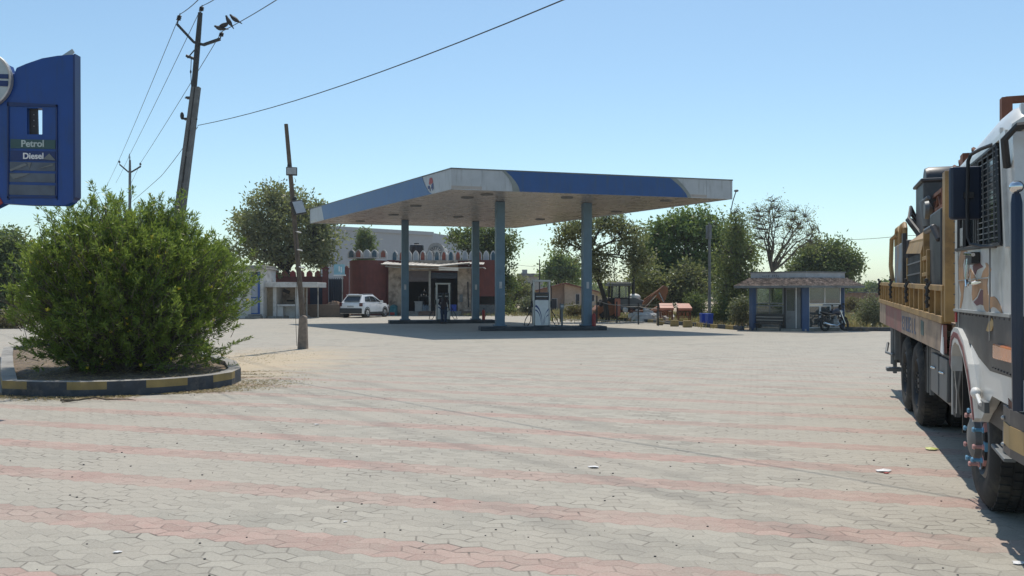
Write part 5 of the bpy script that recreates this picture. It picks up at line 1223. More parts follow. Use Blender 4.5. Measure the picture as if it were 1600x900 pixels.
m = MB(); m.prism([Wb(933, 477, -1.0), Wb(936, 479, -1.0), Wb(933, 490, -1.0), Wb(937, 499, -1.0), Wb(926, 497, -1.0), Wb(927, 484, -1.0)], (0, 2.2, 0)); m.build('loader_bucket', 'excavator', BH, world=True)
m = MB(); m.box(Wb(961.5, 480, -1.1), (.32, .3, 1.1)); o = m.build('orange_drum', 'orange_red', bevel=.05); tag(o, 'upright orange box standing before the backhoe cab', 'box')
m = MB(); m.ell(Wb(991, 464.5, .1), (.42, .4, .24), 14, 8); m.build('air_cleaner', 'white_paint', BH, world=True, smooth=True)

# low wall and field behind the kiosk
r = thing('field_wall', 'low dry brown wall at the edge of the field right of the kiosk', 'wall', (at(1360, 0, 75).x, 75, 0))
m = MB(); m.span(at(1316, 461 + F * H / 75, 75), at(1500, 457.5, 75) + V(0, .3, 0)); m.build('masonry', 'brick', r, world=True, bevel=.05); m = MB(); m.span(at(1316, 457.4, 75) - V(0, .05, 0), at(1500, 456, 75) + V(0, .35, 0)); m.build('coping', 'pole_concrete', r, world=True)

# ================================================================ TREES
def tb(px, Y): return at(px, HY + F * H / Y, Y)
tree('spreading_tree', 'big spreading olive-green tree behind the stall and the leaning pole', 'tree', tb(447, 65),
     [lobe(430, 320, 48, 34, 65), lobe(480, 345, 52, 38, 65, -1), lobe(402, 372, 42, 38, 65), lobe(510, 385, 38, 36, 65, -1.5), lobe(450, 395, 62, 38, 65), lobe(370, 345, 22, 26, 65, 2), lobe(420, 300, 20, 16, 65)],
     430, 46, (.30, .15), 'leaf_olive', 'bark_black', .34, .33, clump=.8, twig=.025)
tree('ashoka_tree', 'narrow drooping tree rising behind the red bastion wall', 'tree', tb(570, 84), [lobe(570, 366, 11, 16, 84), lobe(571, 388, 16, 20, 84), lobe(570, 410, 17, 22, 84)], 160, 46, (.34, .12), 'leaf_dark', 'bark', .15, .5, clump=.6, droop=.5)
tree('shop_side_tree', 'bushy green tree standing just right of the fort-style shop', 'tree', tb(768, 74), [lobe(745, 375, 42, 24, 74), lobe(782, 385, 28, 34, 74), lobe(762, 410, 36, 32, 74), lobe(790, 445, 18, 32, 74), lobe(712, 368, 14, 10, 74), lobe(785, 480, 16, 18, 74, 1)],
     260, 46, (.30, .15), 'leaf_dark', 'bark', .26, .4, clump=.8)
tree('leaning_tree', 'loose light-crowned tree with a dark leaning trunk left of the backhoe', 'tree', tb(953, 50),
     [lobe(905, 360, 34, 26, 50), lobe(948, 350, 34, 24, 50), lobe(880, 378, 22, 18, 50), lobe(990, 375, 30, 30, 50, .5), lobe(925, 400, 30, 22, 50), lobe(1000, 410, 26, 26, 50, .5), lobe(935, 425, 26, 14, 50)],
     420, 24, (.20, .10), 'leaf_olive', 'bark_black', .15, .4, clump=.6, path=[tb(950, 50), at(945, 468, 50), at(938, 445, 50), at(926, 420, 50), at(918, 398, 50)], twig=.02)
tree('yellow_green_tree', 'small yellow-green tree behind the gable house', 'tree', tb(872, 96), [lobe(875, 418, 22, 22, 96), lobe(893, 425, 18, 20, 96), lobe(860, 428, 12, 14, 96)], 130, 46, (.36, .2), 'leaf_bright', 'bark', .2, .35, clump=1.0)
tree('broad_green_tree', 'tall dense tree with bright green top in the middle of the right-hand grove', 'tree', tb(1065, 60),
     [lobe(1070, 355, 52, 30, 60), lobe(1035, 375, 38, 36, 60), lobe(1110, 372, 44, 36, 60), lobe(1030, 415, 40, 40, 60), lobe(1100, 420, 52, 40, 60), lobe(1150, 395, 30, 34, 60)],
     480, 46, (.28, .15), 'leaf_bright', 'bark', .34, .34, clump=.85)
tree('grove_tree', 'darker olive tree low in the grove right behind the orange stands', 'tree', tb(1075, 56), [lobe(1000, 440, 30, 26, 56), lobe(1040, 450, 34, 30, 56), lobe(1078, 440, 34, 32, 56), lobe(1020, 470, 40, 18, 56, 2)], 240, 32, (.26, .13), 'leaf_olive', 'bark_black', .22, .3, clump=.75)
tree('creeper_tree', 'ragged grey-green tree hung with creepers left of the kiosk', 'tree', tb(1150, 47), [lobe(1150, 350, 20, 32, 47), lobe(1140, 400, 26, 36, 47), lobe(1158, 440, 24, 36, 47), lobe(1132, 450, 16, 34, 47), lobe(1172, 395, 16, 28, 47)], 330, 24, (.20, .09), 'leaf_mid', 'bark_grey', .17, .45, clump=.55, droop=.5, twig=.02)
tree('bare_tree', 'sparse nearly leafless tree spreading against the sky above the kiosk', 'tree', tb(1207, 52), [lobe(1212, 335, 40, 32, 52), lobe(1248, 348, 34, 36, 52), lobe(1180, 350, 22, 38, 52), lobe(1268, 372, 22, 26, 52), lobe(1222, 385, 34, 26, 52), lobe(1205, 315, 14, 12, 52)], 800, 5, (.16, .05), 'leaf_olive', 'bark_grey', .13, .34, clump=.5, droop=.3, twig=.012, path=[tb(1212, 52), at(1207, 455, 52), at(1206, 425, 52)])
tree('round_tree', 'rounded dense dark green tree behind the kiosk roof', 'tree', tb(1290, 64), [lobe(1290, 402, 44, 30, 64), lobe(1262, 415, 30, 26, 64), lobe(1320, 415, 30, 26, 64), lobe(1295, 430, 44, 24, 64)], 280, 50, (.26, .15), 'leaf_dark', 'bark', .26, .35, clump=.8)
tree('left_edge_tree', 'dark bushy tree at the far left behind the oleander bush', 'tree', tb(8, 46), [lobe(15, 385, 36, 30, 46), lobe(-15, 400, 40, 44, 46), lobe(30, 430, 30, 40, 46), lobe(0, 470, 44, 30, 46)], 360, 56, (.22, .11), 'leaf_dark', 'bark', .24, .35, clump=.7)
tree('left_back_tree', 'dark tree hidden mostly behind the top of the oleander bush', 'tree', tb(300, 74), [lobe(330, 400, 40, 34, 74), lobe(290, 420, 40, 34, 74)], 180, 50, (.3, .15), 'leaf_dark', 'bark', .24, .35, clump=.9)
def shrub(px, py, rx, ry, Y, label, lm, nm='shrub', nc=90, nl=46, leaf=(.14, .07)):
    b0 = tb(px, Y); b0.z = -.02
    return tree(nm, label, 'shrub', b0, [lobe(px, py, rx, ry, Y), lobe(px - rx * .5, py + ry * .3, rx * .6, ry * .7, Y), lobe(px + rx * .5, py + ry * .25, rx * .6, ry * .75, Y)], nc, nl, leaf, lm, 'bark', .05, .2, clump=.42, twig=.01)
shrub(1130, 488, 20, 18, 46, 'dark green shrub left of the trunk beside the kiosk', 'leaf_dark')
shrub(1160, 485, 12, 22, 42.5, 'pale-tipped shrub tight against the left side of the kiosk', 'leaf_pale')
shrub(1210, 482, 40, 18, 50, 'green undergrowth shrub seen through the kiosk windows', 'leaf_mid', nc=120)
shrub(1366, 485, 22, 26, 41, 'pale dusty shrub between the kiosk and the truck', 'leaf_pale', nc=150, leaf=(.10, .05))
shrub(808, 455, 22, 28, 80, 'grey-green thorn scrub left of the nearer fuel dispenser', 'leaf_olive', nc=150, leaf=(.22, .1))
shrub(826, 478, 14, 16, 66, 'whitish flowering shrub just left of the nearer fuel dispenser', 'leaf_pale', nc=90, leaf=(.16, .08))
shrub(790, 485, 18, 14, 70, 'low green scrub beyond the paving between the two near columns', 'leaf_mid', nc=90, leaf=(.18, .09))
shrub(900, 484, 22, 9, 58, 'dry low bush behind the air stand', 'leaf_dry', nc=60)
shrub(1085, 478, 16, 20, 54, 'dark brush behind the right orange stand', 'leaf_dark', nc=100)
shrub(960, 462, 20, 26, 66, 'olive brush behind the backhoe cab', 'leaf_olive', nc=110, leaf=(.2, .1))
shrub(1010, 468, 26, 22, 70, 'dark brush behind the raised digger arm', 'leaf_dark', nc=130, leaf=(.22, .1))
shrub(20, 500, 20, 12, 40, 'dry scrub on the dirt at the far left', 'leaf_dry', nc=60)
shrub(1336, 475, 16, 10, 66, 'dry brown brush against the low field wall', 'leaf_dry', nc=80, leaf=(.16, .06))
for i, (px, Y, h) in enumerate(((1326, 150, 13), (1345, 165, 10), (1365, 140, 14), (1390, 150, 18), (1420, 160, 14), (1300, 170, 12))):
    tree('field_tree', ('distant bluish tree just right of the kiosk roof', 'low distant tree second to the right of the kiosk roof', 'distant tree third to the right of the kiosk roof', 'distant tree beside the tail of the truck', 'distant tree hidden behind the truck bed', 'distant tree seen past the right kiosk pillar')[i], 'tree', tb(px, Y), [lobe(px, 461 - h * .35, 14, h * .6, Y), lobe(px + 8, 461 - h * .1, 12, h * .5, Y)], 60, 40, (.7, .4), 'leaf_dark', 'bark', .2, .3, clump=1.5, group='distant trees beyond the field wall')
# far wood: one mass
cc, dd = [], []
for i in range(26000):
    x = random.uniform(-230, 260); Yq = 210 + random.uniform(-8, 14)
    hh = 4.0 + 1.6 * math.sin(x * .06) + 1.2 * math.sin(x * .17 + 1) + .9 * math.sin(x * .41)
    cc.append((x, Yq, random.uniform(0, 1) ** .8 * hh))
tag(leaf_cloud('far_wood', cc, None, 1.5, 1.0, 'leaf_dark', None, world=False, jit=1), 'low far-off line of trees along the horizon', 'far wood', kind='stuff')
# dry grass and weeds on the bare ground
cc = []
for (x0, x1, y0, y1, n_) in ((9, 28, 39.5, 72, 9000), (15.5, 30, 38.2, 60, 5000), (1.5, 15, 48.5, 66, 5000), (-4, 6, 62, 84, 3500), (-60, -22, 44, 70, 4500), (-30, -8, 60, 62, 0)):
    for i in range(n_):
        x, y = random.uniform(x0, x1), random.uniform(y0, y1)
        if math.sin(x * 1.3 + math.sin(y * .9) * 2) + math.sin(y * 1.1) < random.uniform(-1.5, .8): continue
        if 10.5 < x < 16.2 and y < 41.2 and y > 36: continue
        cc.append((x, y, -.07))
tag(leaf_cloud('dry_grass', cc, np.tile((0, 0, 1.6), (len(cc), 1)), .38, .05, 'straw', None, world=False, jit=.5), 'dry straw-coloured grass on the bare ground behind the kerbs', 'grass', kind='stuff')
cc = [c_ for c_ in cc if random.random() < .3]
tag(leaf_cloud('weeds', [(x + .2, y, z + random.uniform(0, .25)) for x, y, z in cc for _ in range(3)], None, .2, .08, 'leaf_olive', None, world=False, jit=1), 'low green weeds among the dry grass', 'weeds', kind='stuff')
# ================================================================ TRUCK (local: x into the truck, y backward, z up)
TK = thing('drilling_truck', 'white-cabbed truck with a yellow bed loaded with drilling gear, parked at the right edge', 'truck', (3.55, 6.3, 0), R(-20))
def part(m, name, mt, par=TK, **kw): return m.build(name, mt, par, **kw)
def wheel(x0, y, front=False):
    w_o = thing('wheel', None, None, (x0, y, .52)); w_o.parent = TK
    m = MB(); m.lathe([(.29, .03), (.33, .0), (.44, -.012), (.49, .015), (.52, .05), (.522, .15), (.52, .25), (.49, .285), (.40, .30), (.29, .28)], (0, 0, 0), 'X', 48)
    for i in range(46):                        # tread blocks
        A_ = i * 2 * math.pi / 46
        for xx, ww in ((.075, .07), (.225, .07)): m.box((xx, math.cos(A_) * .522, math.sin(A_) * .522), (ww, .045, .02), rot=Matrix.Rotation(A_ - math.pi / 2, 3, 'X'))
        m.box((.15, math.cos(A_ + .07) * .522, math.sin(A_ + .07) * .522), (.05, .05, .02), rot=Matrix.Rotation(A_ + .07 - math.pi / 2, 3, 'X'))
    m.build('tyre', 'rubber', w_o, smooth=True)
    m = MB()
    if front: m.lathe([(.30, .02), (.275, .0), (.265, .03), (.25, .05), (.20, .015), (.16, -.02), (.155, -.06), (.10, -.08), (0, -.085)], (0, 0, 0), 'X', 36)
    else: m.lathe([(.30, .02), (.275, .0), (.26, .04), (.22, .16), (.16, .17), (.15, .08), (.10, .02), (0, .015)], (0, 0, 0), 'X', 36)
    m.build('rim', 'dark_steel' if not front else 'steel_grey', w_o, smooth=True)
    if front:
        for i in range(10):
            A_ = i * 2 * math.pi / 10 + .2; c_ = V(-.02, math.cos(A_) * .20, math.sin(A_) * .20)
            m = MB(); m.tube([c_ + V(.05, 0, 0), c_ - V(.0, 0, 0), c_ - V(.005, 0, 0), c_ - V(.05, 0, 0), c_ - V(.055, 0, 0), c_ - V(.068, 0, 0)], [.022, .022, .013, .013, .021, .017], 8); m.build('lug_nut', 'stud_pink' if i % 2 else 'stud_blue', w_o, smooth=True)
        m = MB()
        for i in range(20):
            a0, a1 = i * math.pi / 10, (i + .92) * math.pi / 10; pts_ = [(-.012, math.cos(q) * r_, math.sin(q) * r_) for q, r_ in ((a0, .175), (a1, .175), (a1, .238), (a0, .238))]; m.prism(pts_, (.02, 0, 0), m=(0, 1, 2, 1)[i % 4])
        m.build('hub_ring', ['stud_pink', 'black', 'stud_blue'], w_o)
    else:
        m = MB()
        for i in range(10): A_ = i * 2 * math.pi / 10; m.tube([(.12, math.cos(A_) * .12, math.sin(A_) * .12), (.0, math.cos(A_) * .12, math.sin(A_) * .12)], .014, 6)
        m.build('lug_nut', 'dark_steel', w_o)
wheel(0, 0, True); wheel(2.15, 0)
for y_ in (4.25, 5.62):
    for x_ in (0, .33, 1.85, 2.18): wheel(x_, y_)
# ---- chassis
m = MB()
for x_ in (.75, 1.7): m.box((x_, 3.6, .88), (.09, 10.2, .26))
for y_ in (-.9, .9, 2.4, 3.4, 4.9, 6.4, 8.3): m.box((1.22, y_, .88), (.86, .12, .2))
for y_ in (0, 4.25, 5.62): m.tube([(.25, y_, .52), (2.25, y_, .52)], .09, 8)
part(m, 'chassis', 'truck_dark')
m = MB(); m.box((1.23, -.1, 1.02), (2.0, 2.6, .1)); part(m, 'cab_floor', 'truck_dark')
# ---- cab shell
CX0, CX1 = -.10, 2.55
F0, F1 = -1.75, .53                            # front and rear of the cab
def side_poly(xo, th, polys, mt, name, bev=0):
    m = MB()
    for pl in polys: m.prism([(xo, y, z) for y, z in pl], (th, 0, 0))
    return part(m, name, mt, bevel=bev)
arch = [(.50, .98), (.50, 1.10), (.44, 1.19), (.32, 1.225), (.14, 1.21), (-.06, 1.13), (-.24, .98), (-.38, .82), (-.46, .70)]
for xo, th, nm in ((CX0, .06, 0), (CX1 - .06, .06, 1)):
    side_poly(xo, th, [[(F1, 1.48), (F1, 1.965), (F0 + .02, 1.90), (F0, 1.48)], [(F1, 1.965), (F1, 2.6), (F1 - .12, 2.58), (F1 - .10, 1.955)], [(-1.33, 1.91), (F0 + .02, 1.90), (F0 + .16, 2.55), (-1.22, 2.55)]], 'truck_white', 'door_panel')
    side_poly(xo + (.004 if nm == 0 else -.004), th, [[(F1, 1.10), (F1, 1.478), (F0 + .002, 1.478), (F0 + .002, 1.12), (-.9, 1.10), (-.5, 1.16), (-.2, 1.24), (.32, 1.24), (.47, 1.20)]], 'truck_band', 'side_band')
    side_poly(xo + (.008 if nm == 0 else -.008), th, [[(-.5, 1.158), (-.9, 1.098), (F0 + .004, 1.118), (F0 + .004, .94), (-.95, .94), (-.55, .72), (-.46, .70), (-.38, .82), (-.24, .98), (-.06, 1.13), (-.18, 1.236)]], 'truck_white', 'lower_panel')
side_poly(CX0 - .004, .004, [[(F0 + .01, 1.12), (F0 + .01, 1.476), (-1.05, 1.476), (-1.06, 1.3), (-1.2, 1.12)]], 'truck_dark', 'corner_paint')
m = MB(); m.prism([(CX0 + .06, F0 + .08, 1.0), (CX0 + .06, -1.2, 1.0), (CX0 + .06, -.5, .72), (CX0 + .06, F0 + .08, .72)], (.05, 0, 0)); part(m, 'inner_guard', 'black')
# wheel-arch flange: white lip with maroon stripe
m = MB(); P_ = [V(CX0 - .03, y, z) for y, z in arch]
for i in range(len(P_) - 1):
    a_, b_ = P_[i], P_[i + 1]; t_ = (b_ - a_); nn_ = V(0, t_.z, -t_.y).normalized() * -1
    if nn_.z < 0 and i > 0: nn_ = -nn_
    if i == 0: nn_ = V(0, .3, .3)
arcC = V(0, -.02, .55)
def off(p_, k): d = (V(0, p_.y, p_.z) - arcC).normalized(); return p_ + V(0, d.y, d.z) * k
for x0_, k0, k1, mi in ((0, 0, .13, 0), (-.006, .045, .09, 1)):
    for i in range(len(P_) - 1):
        a_, b_ = P_[i] + V(x0_, 0, 0), P_[i + 1] + V(x0_, 0, 0); m.prism([off(a_, k0), off(b_, k0), off(b_, k1), off(a_, k1)], (.08 if mi == 0 else .004, 0, 0), m=mi)
m.tube([P_[0] + V(.02, .03, .05), V(CX0 + .02, .58, .8), V(CX0 + .02, .60, .62)], [.004, .004, .004], 4); m.box((CX0 - .02, .525, .87), (.012, .012, .5))
part(m, 'wheel_arch', ['truck_white', 'maroon'])
m = MB(); m.box((.13, .56, .78), (.34, .02, .62)); part(m, 'mud_flap', 'black')
m = MB(); m.prism([(CX0 + .07, y, z) for y, z in arch] + [(CX0 + .07, -.5, .9), (CX0 + .07, -.4, 1.25), (CX0 + .07, .52, 1.25)], (.02, 0, 0))
m.T = Matrix.Identity(4); part(MB().prism([(CX0 + .1, .56, .98), (CX0 + .1, .5, 1.2), (CX0 + .1, -.45, 1.2), (CX0 + .1, -.6, .75)], (.6, 0, 0)) if False else MB().box((.3, .05, 1.25), (.7, 1.1, .03)), 'wheel_well', 'black')
# roof: lofted dome, gutter, window glass
m = MB(); secs = []
for y_, k_ in ((F1, -.02), (F1 - .10, .0), (.1, .03), (-.5, .07), (-1.0, .10), (-1.35, .09), (-1.52, .04), (-1.6, -.04)):
    zb_ = 2.56; zt_ = 2.70 + k_
    prof = [(CX0 - .01, zb_), (CX0 - .005, zb_ + (zt_ - zb_) * .35), (CX0 + .05, zb_ + (zt_ - zb_) * .72), (CX0 + .18, zt_ - .01), (.5, zt_ + .05), (1.22, zt_ + .08), (1.95, zt_ + .05), (CX1 - .18, zt_ - .01), (CX1 - .05, zb_ + (zt_ - zb_) * .72), (CX1 + .005, zb_ + (zt_ - zb_) * .35), (CX1 + .01, zb_)]
    secs.append([V(x, y_, z) for x, z in prof])
loft(m, secs); part(m, 'roof', 'truck_white', smooth=True)
m = MB(); m.box((CX0 - .012, -.5, 2.565), (.02, 2.0, .03)); m.box((CX0 - .005, -1.42, 2.25), (.035, .03, .75), rot=Matrix.Rotation(R(-12), 3, 'X')); part(m, 'gutter', 'truck_white')
m = MB(); m.prism([(CX0 + .02, F1 - .10, 1.955), (CX0 + .02, -1.33, 1.905), (CX0 + .02, -1.22, 2.55), (CX0 + .02, F1 - .12, 2.57)], (.01, 0, 0)); part(m, 'side_window', 'car_glass')
m = MB()
for a_, b_ in (((.02, 1.96), (.0, 2.56)), ((-.45, 1.945), (-.43, 2.56)), ((-.52, 1.945), (-.50, 2.56)), ((.28, 1.96), (.27, 2.56)), ((-1.30, 1.92), (-1.2, 2.54))): m.tube([(CX0 - .005, *a_), (CX0 - .005, *b_)], .018, 5)
m.tube([(CX0 - .005, F1 - .1, 1.965), (CX0 - .005, -1.32, 1.915)], .016, 5); m.tube([(CX0 - .005, F1 - .1, 2.55), (CX0 - .005, -1.22, 2.545)], .02, 5); part(m, 'window_frame', 'black')
m = MB()
for i in range(15): z_ = 1.97 + i * .039; m.tube([(CX0 - .012, -.56, z_ + .01), (CX0 - .012, -1.25, z_ - .01)], .0045, 4)
for i in range(4): y_ = -.62 - i * .18; m.tube([(CX0 - .016, y_, 1.94), (CX0 - .016, y_ + .04, 2.54)], .006, 4)
part(m, 'window_grille', 'steel_grey')
m = MB(); m.box((CX0 - .001, .13, 2.05), (.02, .16, .14)); part(m, 'window_sticker', 'lamp_lens')
# door seams and handle
m = MB()
for a_, b_ in (((-.92, 1.30), (-.92, 1.93)), ((.33, 1.26), (.33, 1.95))): m.box((CX0 - .002, a_[0], (a_[1] + b_[1]) / 2), (.006, .012, b_[1] - a_[1]))
m.box((CX0 - .002, -.3, 1.715), (.006, 1.25, .008)); m.box((CX0 - .006, -.53, 1.478), (.016, 2.1, .02)); part(m, 'door_seam', 'alu')
m = MB()
for a_, b_ in ((-.945, -.935), (.345, .355)): m.box((CX0 - .001, (a_ + b_) / 2, 1.70), (.006, .008, .44))
for i in range(16): m.ell((CX0 - .004, F1 - .03 - i * .135, 1.455), (.006, .008, .008), 6, 4)
for i in range(12): m.ell((CX0 - .008, F1 - .025, 1.52 + i * .085), (.006, .007, .007), 6, 4)
for i in range(8): m.ell((CX0 - .006, -1.05 - i * .085, 1.135), (.006, .007, .007), 6, 4)
part(m, 'rivets', 'truck_dark')
m = MB(); m.tube([(CX0 - .05, -.42, 1.86), (CX0 - .06, -.42, 1.71), (CX0 - .06, -.44, 1.66)], .012, 6); m.tube([(CX0 - .05, -.30, 1.90), (CX0 - .05, -.62, 1.88)], .014, 6); m.box((CX0 - .03, -.46, 1.86), (.05, .26, .08), m=1); m.tube([(CX0, -.62, 1.69), (CX0 - .05, -.6, 1.68), (CX0 - .05, -.38, 1.69), (CX0, -.36, 1.69)], .012, 6); part(m, 'door_handle', ['chrome', 'black'])
# painted deer-like patches on the door
def decal(polys, mt):
    m = MB()
    for pl in polys: m.prism([(CX0 - .003, y, z) for y, z in pl], (.004, 0, 0))
    return part(m, 'door_decal', mt)
# pixel on the door -> local (y, z)
def dpx(px, py):
    a = (px - CX) / F; c, s_ = math.cos(R(20)), math.sin(R(20))
    bx, bz = 3.55 + CX0 * c, 6.3 - CX0 * s_
    y = (a * bz - bx) / (s_ - a * c); Yw = bz + y * c
    return (y, H - (py - HY) / F * Yw)
dz = lambda pts: [dpx(480 * 0 + 1480 + x / 5.625, 360 + y / 5.625) for x, y in pts]
decal([dz(q) for q in ([(128, 175), (150, 165), (178, 185), (180, 225), (160, 245), (148, 260), (140, 300), (150, 420), (190, 380), (205, 330), (212, 340), (190, 430), (150, 480), (140, 600), (122, 685), (112, 680), (125, 560), (100, 420), (98, 300), (112, 215)],
                       [(215, 345), (240, 390), (262, 440), (300, 420), (318, 360), (345, 320), (338, 285), (352, 285), (365, 300), (388, 340), (380, 370), (362, 400), (352, 480), (360, 560), (380, 585), (415, 580), (440, 600), (470, 660), (492, 735), (480, 730), (430, 680), (400, 670), (370, 700), (350, 725), (330, 690), (318, 640), (320, 520), (290, 510), (262, 580), (225, 620), (218, 560), (222, 480), (208, 420)])], 'decal_brown')
decal([dz(q) for q in ([(225, 310), (262, 285), (288, 285), (318, 322), (288, 335), (262, 350), (250, 390), (235, 370)], [(300, 520), (318, 525), (322, 660), (290, 650), (262, 662), (235, 630), (270, 595)])], 'decal_maroon')
decal([dz([(365, 890), (345, 880), (372, 790), (385, 800), (392, 765), (408, 800), (418, 770), (438, 820), (425, 850), (408, 840), (395, 880)])], 'truck_gold')
decal([[dpx(1576, 622), dpx(1577, 642), dpx(1588, 645), dpx(1584, 630), dpx(1580, 628)]], 'rust')
side_poly(CX0 - .03, .03, [[(-1.17, 1.295), (-1.73, 1.295), (-1.73, 1.21), (-1.17, 1.20)]], 'amber', 'marker_light', .01)
side_poly(CX0 - .006, .02, [[(.50, 1.46), (.50, 1.38), (.44, 1.38), (.44, 1.46)]], 'red', 'reflector')
m = MB(); m.ell((CX0 - .03, -.60, .92), (.035, .06, .04), 10, 8); m.tube([(CX0 - .03, -.66, .91), (CX0 - .04, -.85, .87)], .014, 6); m.box((CX0 - .02, -.82, .86), (.03, .24, .07), m=1); part(m, 'steering_link', ['white_paint', 'steel_grey'], smooth=True)
# front face
m = MB(); m.prism([(CX0 + .062, F0, .94), (CX1 - .062, F0, .94), (CX1 - .062, F0, 1.90), (CX0 + .062, F0, 1.90)], (0, .05, 0)); m.prism([(CX0 + .05, F0 + .17, 2.55), (CX1 - .05, F0 + .17, 2.55), (CX1 - .05, F0 + .2, 2.72), (CX0 + .05, F0 + .2, 2.72)], (0, .04, 0)); part(m, 'front_panel', 'truck_white')
m = MB(); m.add([(CX0 + .12, F0 + .03, 1.92), (CX1 - .12, F0 + .03, 1.92), (CX1 - .16, F0 + .17, 2.55), (CX0 + .16, F0 + .17, 2.55)], [(0, 1, 2, 3)]); part(m, 'windscreen', 'car_glass')
m = MB(); m.span((.2, F0 - .02, 1.12), (2.25, F0 - .002, 1.46))
for i in range(5): m.span((.22, F0 - .035, 1.15 + i * .06), (2.23, F0 - .022, 1.17 + i * .06))
part(m, 'grille', 'black')
m = MB(); m.lathe([(0, -.03), (.10, -.02), (.11, .0), (0, 0)], (.15, F0 - .004, 1.0), 'Y', 20); m.lathe([(0, -.03), (.10, -.02), (.11, .0), (0, 0)], (2.3, F0 - .004, 1.0), 'Y', 20); part(m, 'headlight', 'lamp_lens')
m = MB(); bpts = [(CX0 - .005, -1.36), (CX0 - .015, -1.6), (CX0 + .01, F0 - .10), (CX0 + .14, F0 - .17), (CX1 - .1, F0 - .19), (CX1 + .03, F0 - .12), (CX1 + .075, -1.6), (CX1 + .06, -1.36)]
inn = [(CX0 + .04, -1.36), (CX0 + .04, -1.6), (CX0 + .06, F0 - .05), (CX0 + .14, F0 - .08), (CX1 - .14, F0 - .08), (CX1 - .06, F0 - .05), (CX1 - .04, -1.6), (CX1 - .04, -1.36)]
for i in range(7):
    for z0_, z1_, mi, po in ((.655, .935, 0, 0), (.71, .84, 1, .006)):
        a_, b_, c_, d_ = bpts[i], bpts[i + 1], inn[i + 1], inn[i]
        if mi: 
            t_ = (V(*b_, 0) - V(*a_, 0)).normalized(); n_ = V(t_.y, -t_.x, 0); n_ = n_ if n_.dot(V(*a_, 0) - V(1.2, .5, 0)) > 0 else -n_
            A, B = V(*a_, 0) + n_ * po, V(*b_, 0) + n_ * po
            if i == 0: A = A.lerp(B, .22)
            if i == 6: B = A.lerp(B, .78)
            m.prism([A + V(0, 0, z0_), B + V(0, 0, z0_), B + V(0, 0, z1_), A + V(0, 0, z1_)], n_ * -.004, m=1)
        else: m.prism([(*a_, z0_), (*b_, z0_), (*c_, z0_), (*d_, z0_)], (0, 0, z1_ - z0_), m=0)
for z_ in (.70, .86): m.ell((CX0 - .012, -1.40, z_), .014, 8, 6, m=2)
part(m, 'bumper', ['truck_dark', 'truck_gold', 'alu'])
m = MB(); m.prism([(CX0 - .0, -.95, .605), (CX0 - .0, -1.34, .58), (CX0 + .07, -1.34, .58), (CX0 + .07, -.95, .605)], (0, 0, .025)); m.box((CX0 + .05, -1.2, .68), (.05, .05, .2)); part(m, 'step', 'steel_grey', bevel=.008)
m = MB(); m.tube([(CX0 - .01, F0 - .02, .95), (CX0 - .015, F0 - .03, 1.4), (CX0 - .012, F0 + .0, 2.12), (CX0 - .01, F0 + .02, 2.17)], [.028, .03, .03, .022], 8); part(m, 'corner_guard', 'navy', smooth=True)
m = MB(); m.ell((CX0 - .012, F0 + .0, 2.21), (.038, .038, .036), 14, 10); part(m, 'round_mirror', 'chrome', smooth=True)
m = MB(); m.tube([(CX0 - .02, F0 + .2, 2.35), (CX0 - .05, F0 + .12, 2.50), (CX0, F0 + .05, 2.56), (.5, F0 + .02, 2.60)], .022, 6); part(m, 'wiper_rail', 'black', smooth=True)
# mirror with its arm
m = MB(); m.tube([(CX0, -1.16, 2.56), (-.16, -.98, 2.555), (-.20, -.85, 2.54), (-.215, -.84, 2.50), (-.22, -.84, 2.2), (-.215, -.84, 1.99), (-.20, -.86, 1.94), (-.15, -.98, 1.915), (CX0, -1.15, 1.91)], .012, 7); m.box((-.21, -.83, 2.27), (.06, .03, .04)); part(m, 'mirror_arm', 'black', smooth=True)
m = MB(); m.box((-.225, -.79, 2.29), (.20, .05, .36), R(8)); part(m, 'mirror', 'navy', bevel=.02)
# interior: seat, steering wheel
m = MB(); m.box((.45, -.1, 1.55), (.5, .5, .15)); m.box((.45, .2, 1.95), (.5, .12, .75)); m.box((1.9, -.1, 1.55), (.7, .5, .15)); m.box((1.9, .2, 1.95), (.7, .12, .75)); part(m, 'seat', 'black', bevel=.03)
m = MB(); m.box((1.22, F1 - .03, 1.85), (2.5, .05, 1.4)); part(m, 'rear_panel', 'truck_white')
# ---- bed
B0, B1 = 1.15, 8.9
def bz(y, z0, z1): return z0 + (z1 - z0) * (y - B0) / (B1 - B0)
m = MB(); m.box((1.22, (B0 + B1) / 2, 1.36), (2.5, B1 - B0, .06), rot=Matrix.Rotation(R(.8), 3, 'X')); part(m, 'bed_floor', 'truck_panel')
for xs in (0, 1):
    X0 = CX0 if xs == 0 else CX1 - .06
    m = MB()
    def beam(zA, zB, h, w, dx=0): m.prism([(X0 - dx, B0, zA), (X0 - dx, B1, zB), (X0 - dx, B1, zB + h), (X0 - dx, B0, zA + h)], (w, 0, 0))
    beam(1.635, 1.775, .05, .09, .015); beam(1.345, 1.475, .06, .08, .02)
    m.prism([(X0 + .03, B0, 1.39), (X0 + .03, B1, 1.52), (X0 + .03, B1, 1.78), (X0 + .03, B0, 1.64)], (.02, 0, 0))
    n_ = 17
    for i in range(n_ + 1):
        y_ = B0 + .03 + (B1 - B0 - .08) * i / n_; m.prism([(X0 - .01, y_, bz(y_, 1.40, 1.53)), (X0 - .01, y_ + .05, bz(y_, 1.40, 1.53)), (X0 - .01, y_ + .05, bz(y_, 1.636, 1.776)), (X0 - .01, y_, bz(y_, 1.636, 1.776))], (.04, 0, 0))
    part(m, 'side_board', 'truck_yellow')
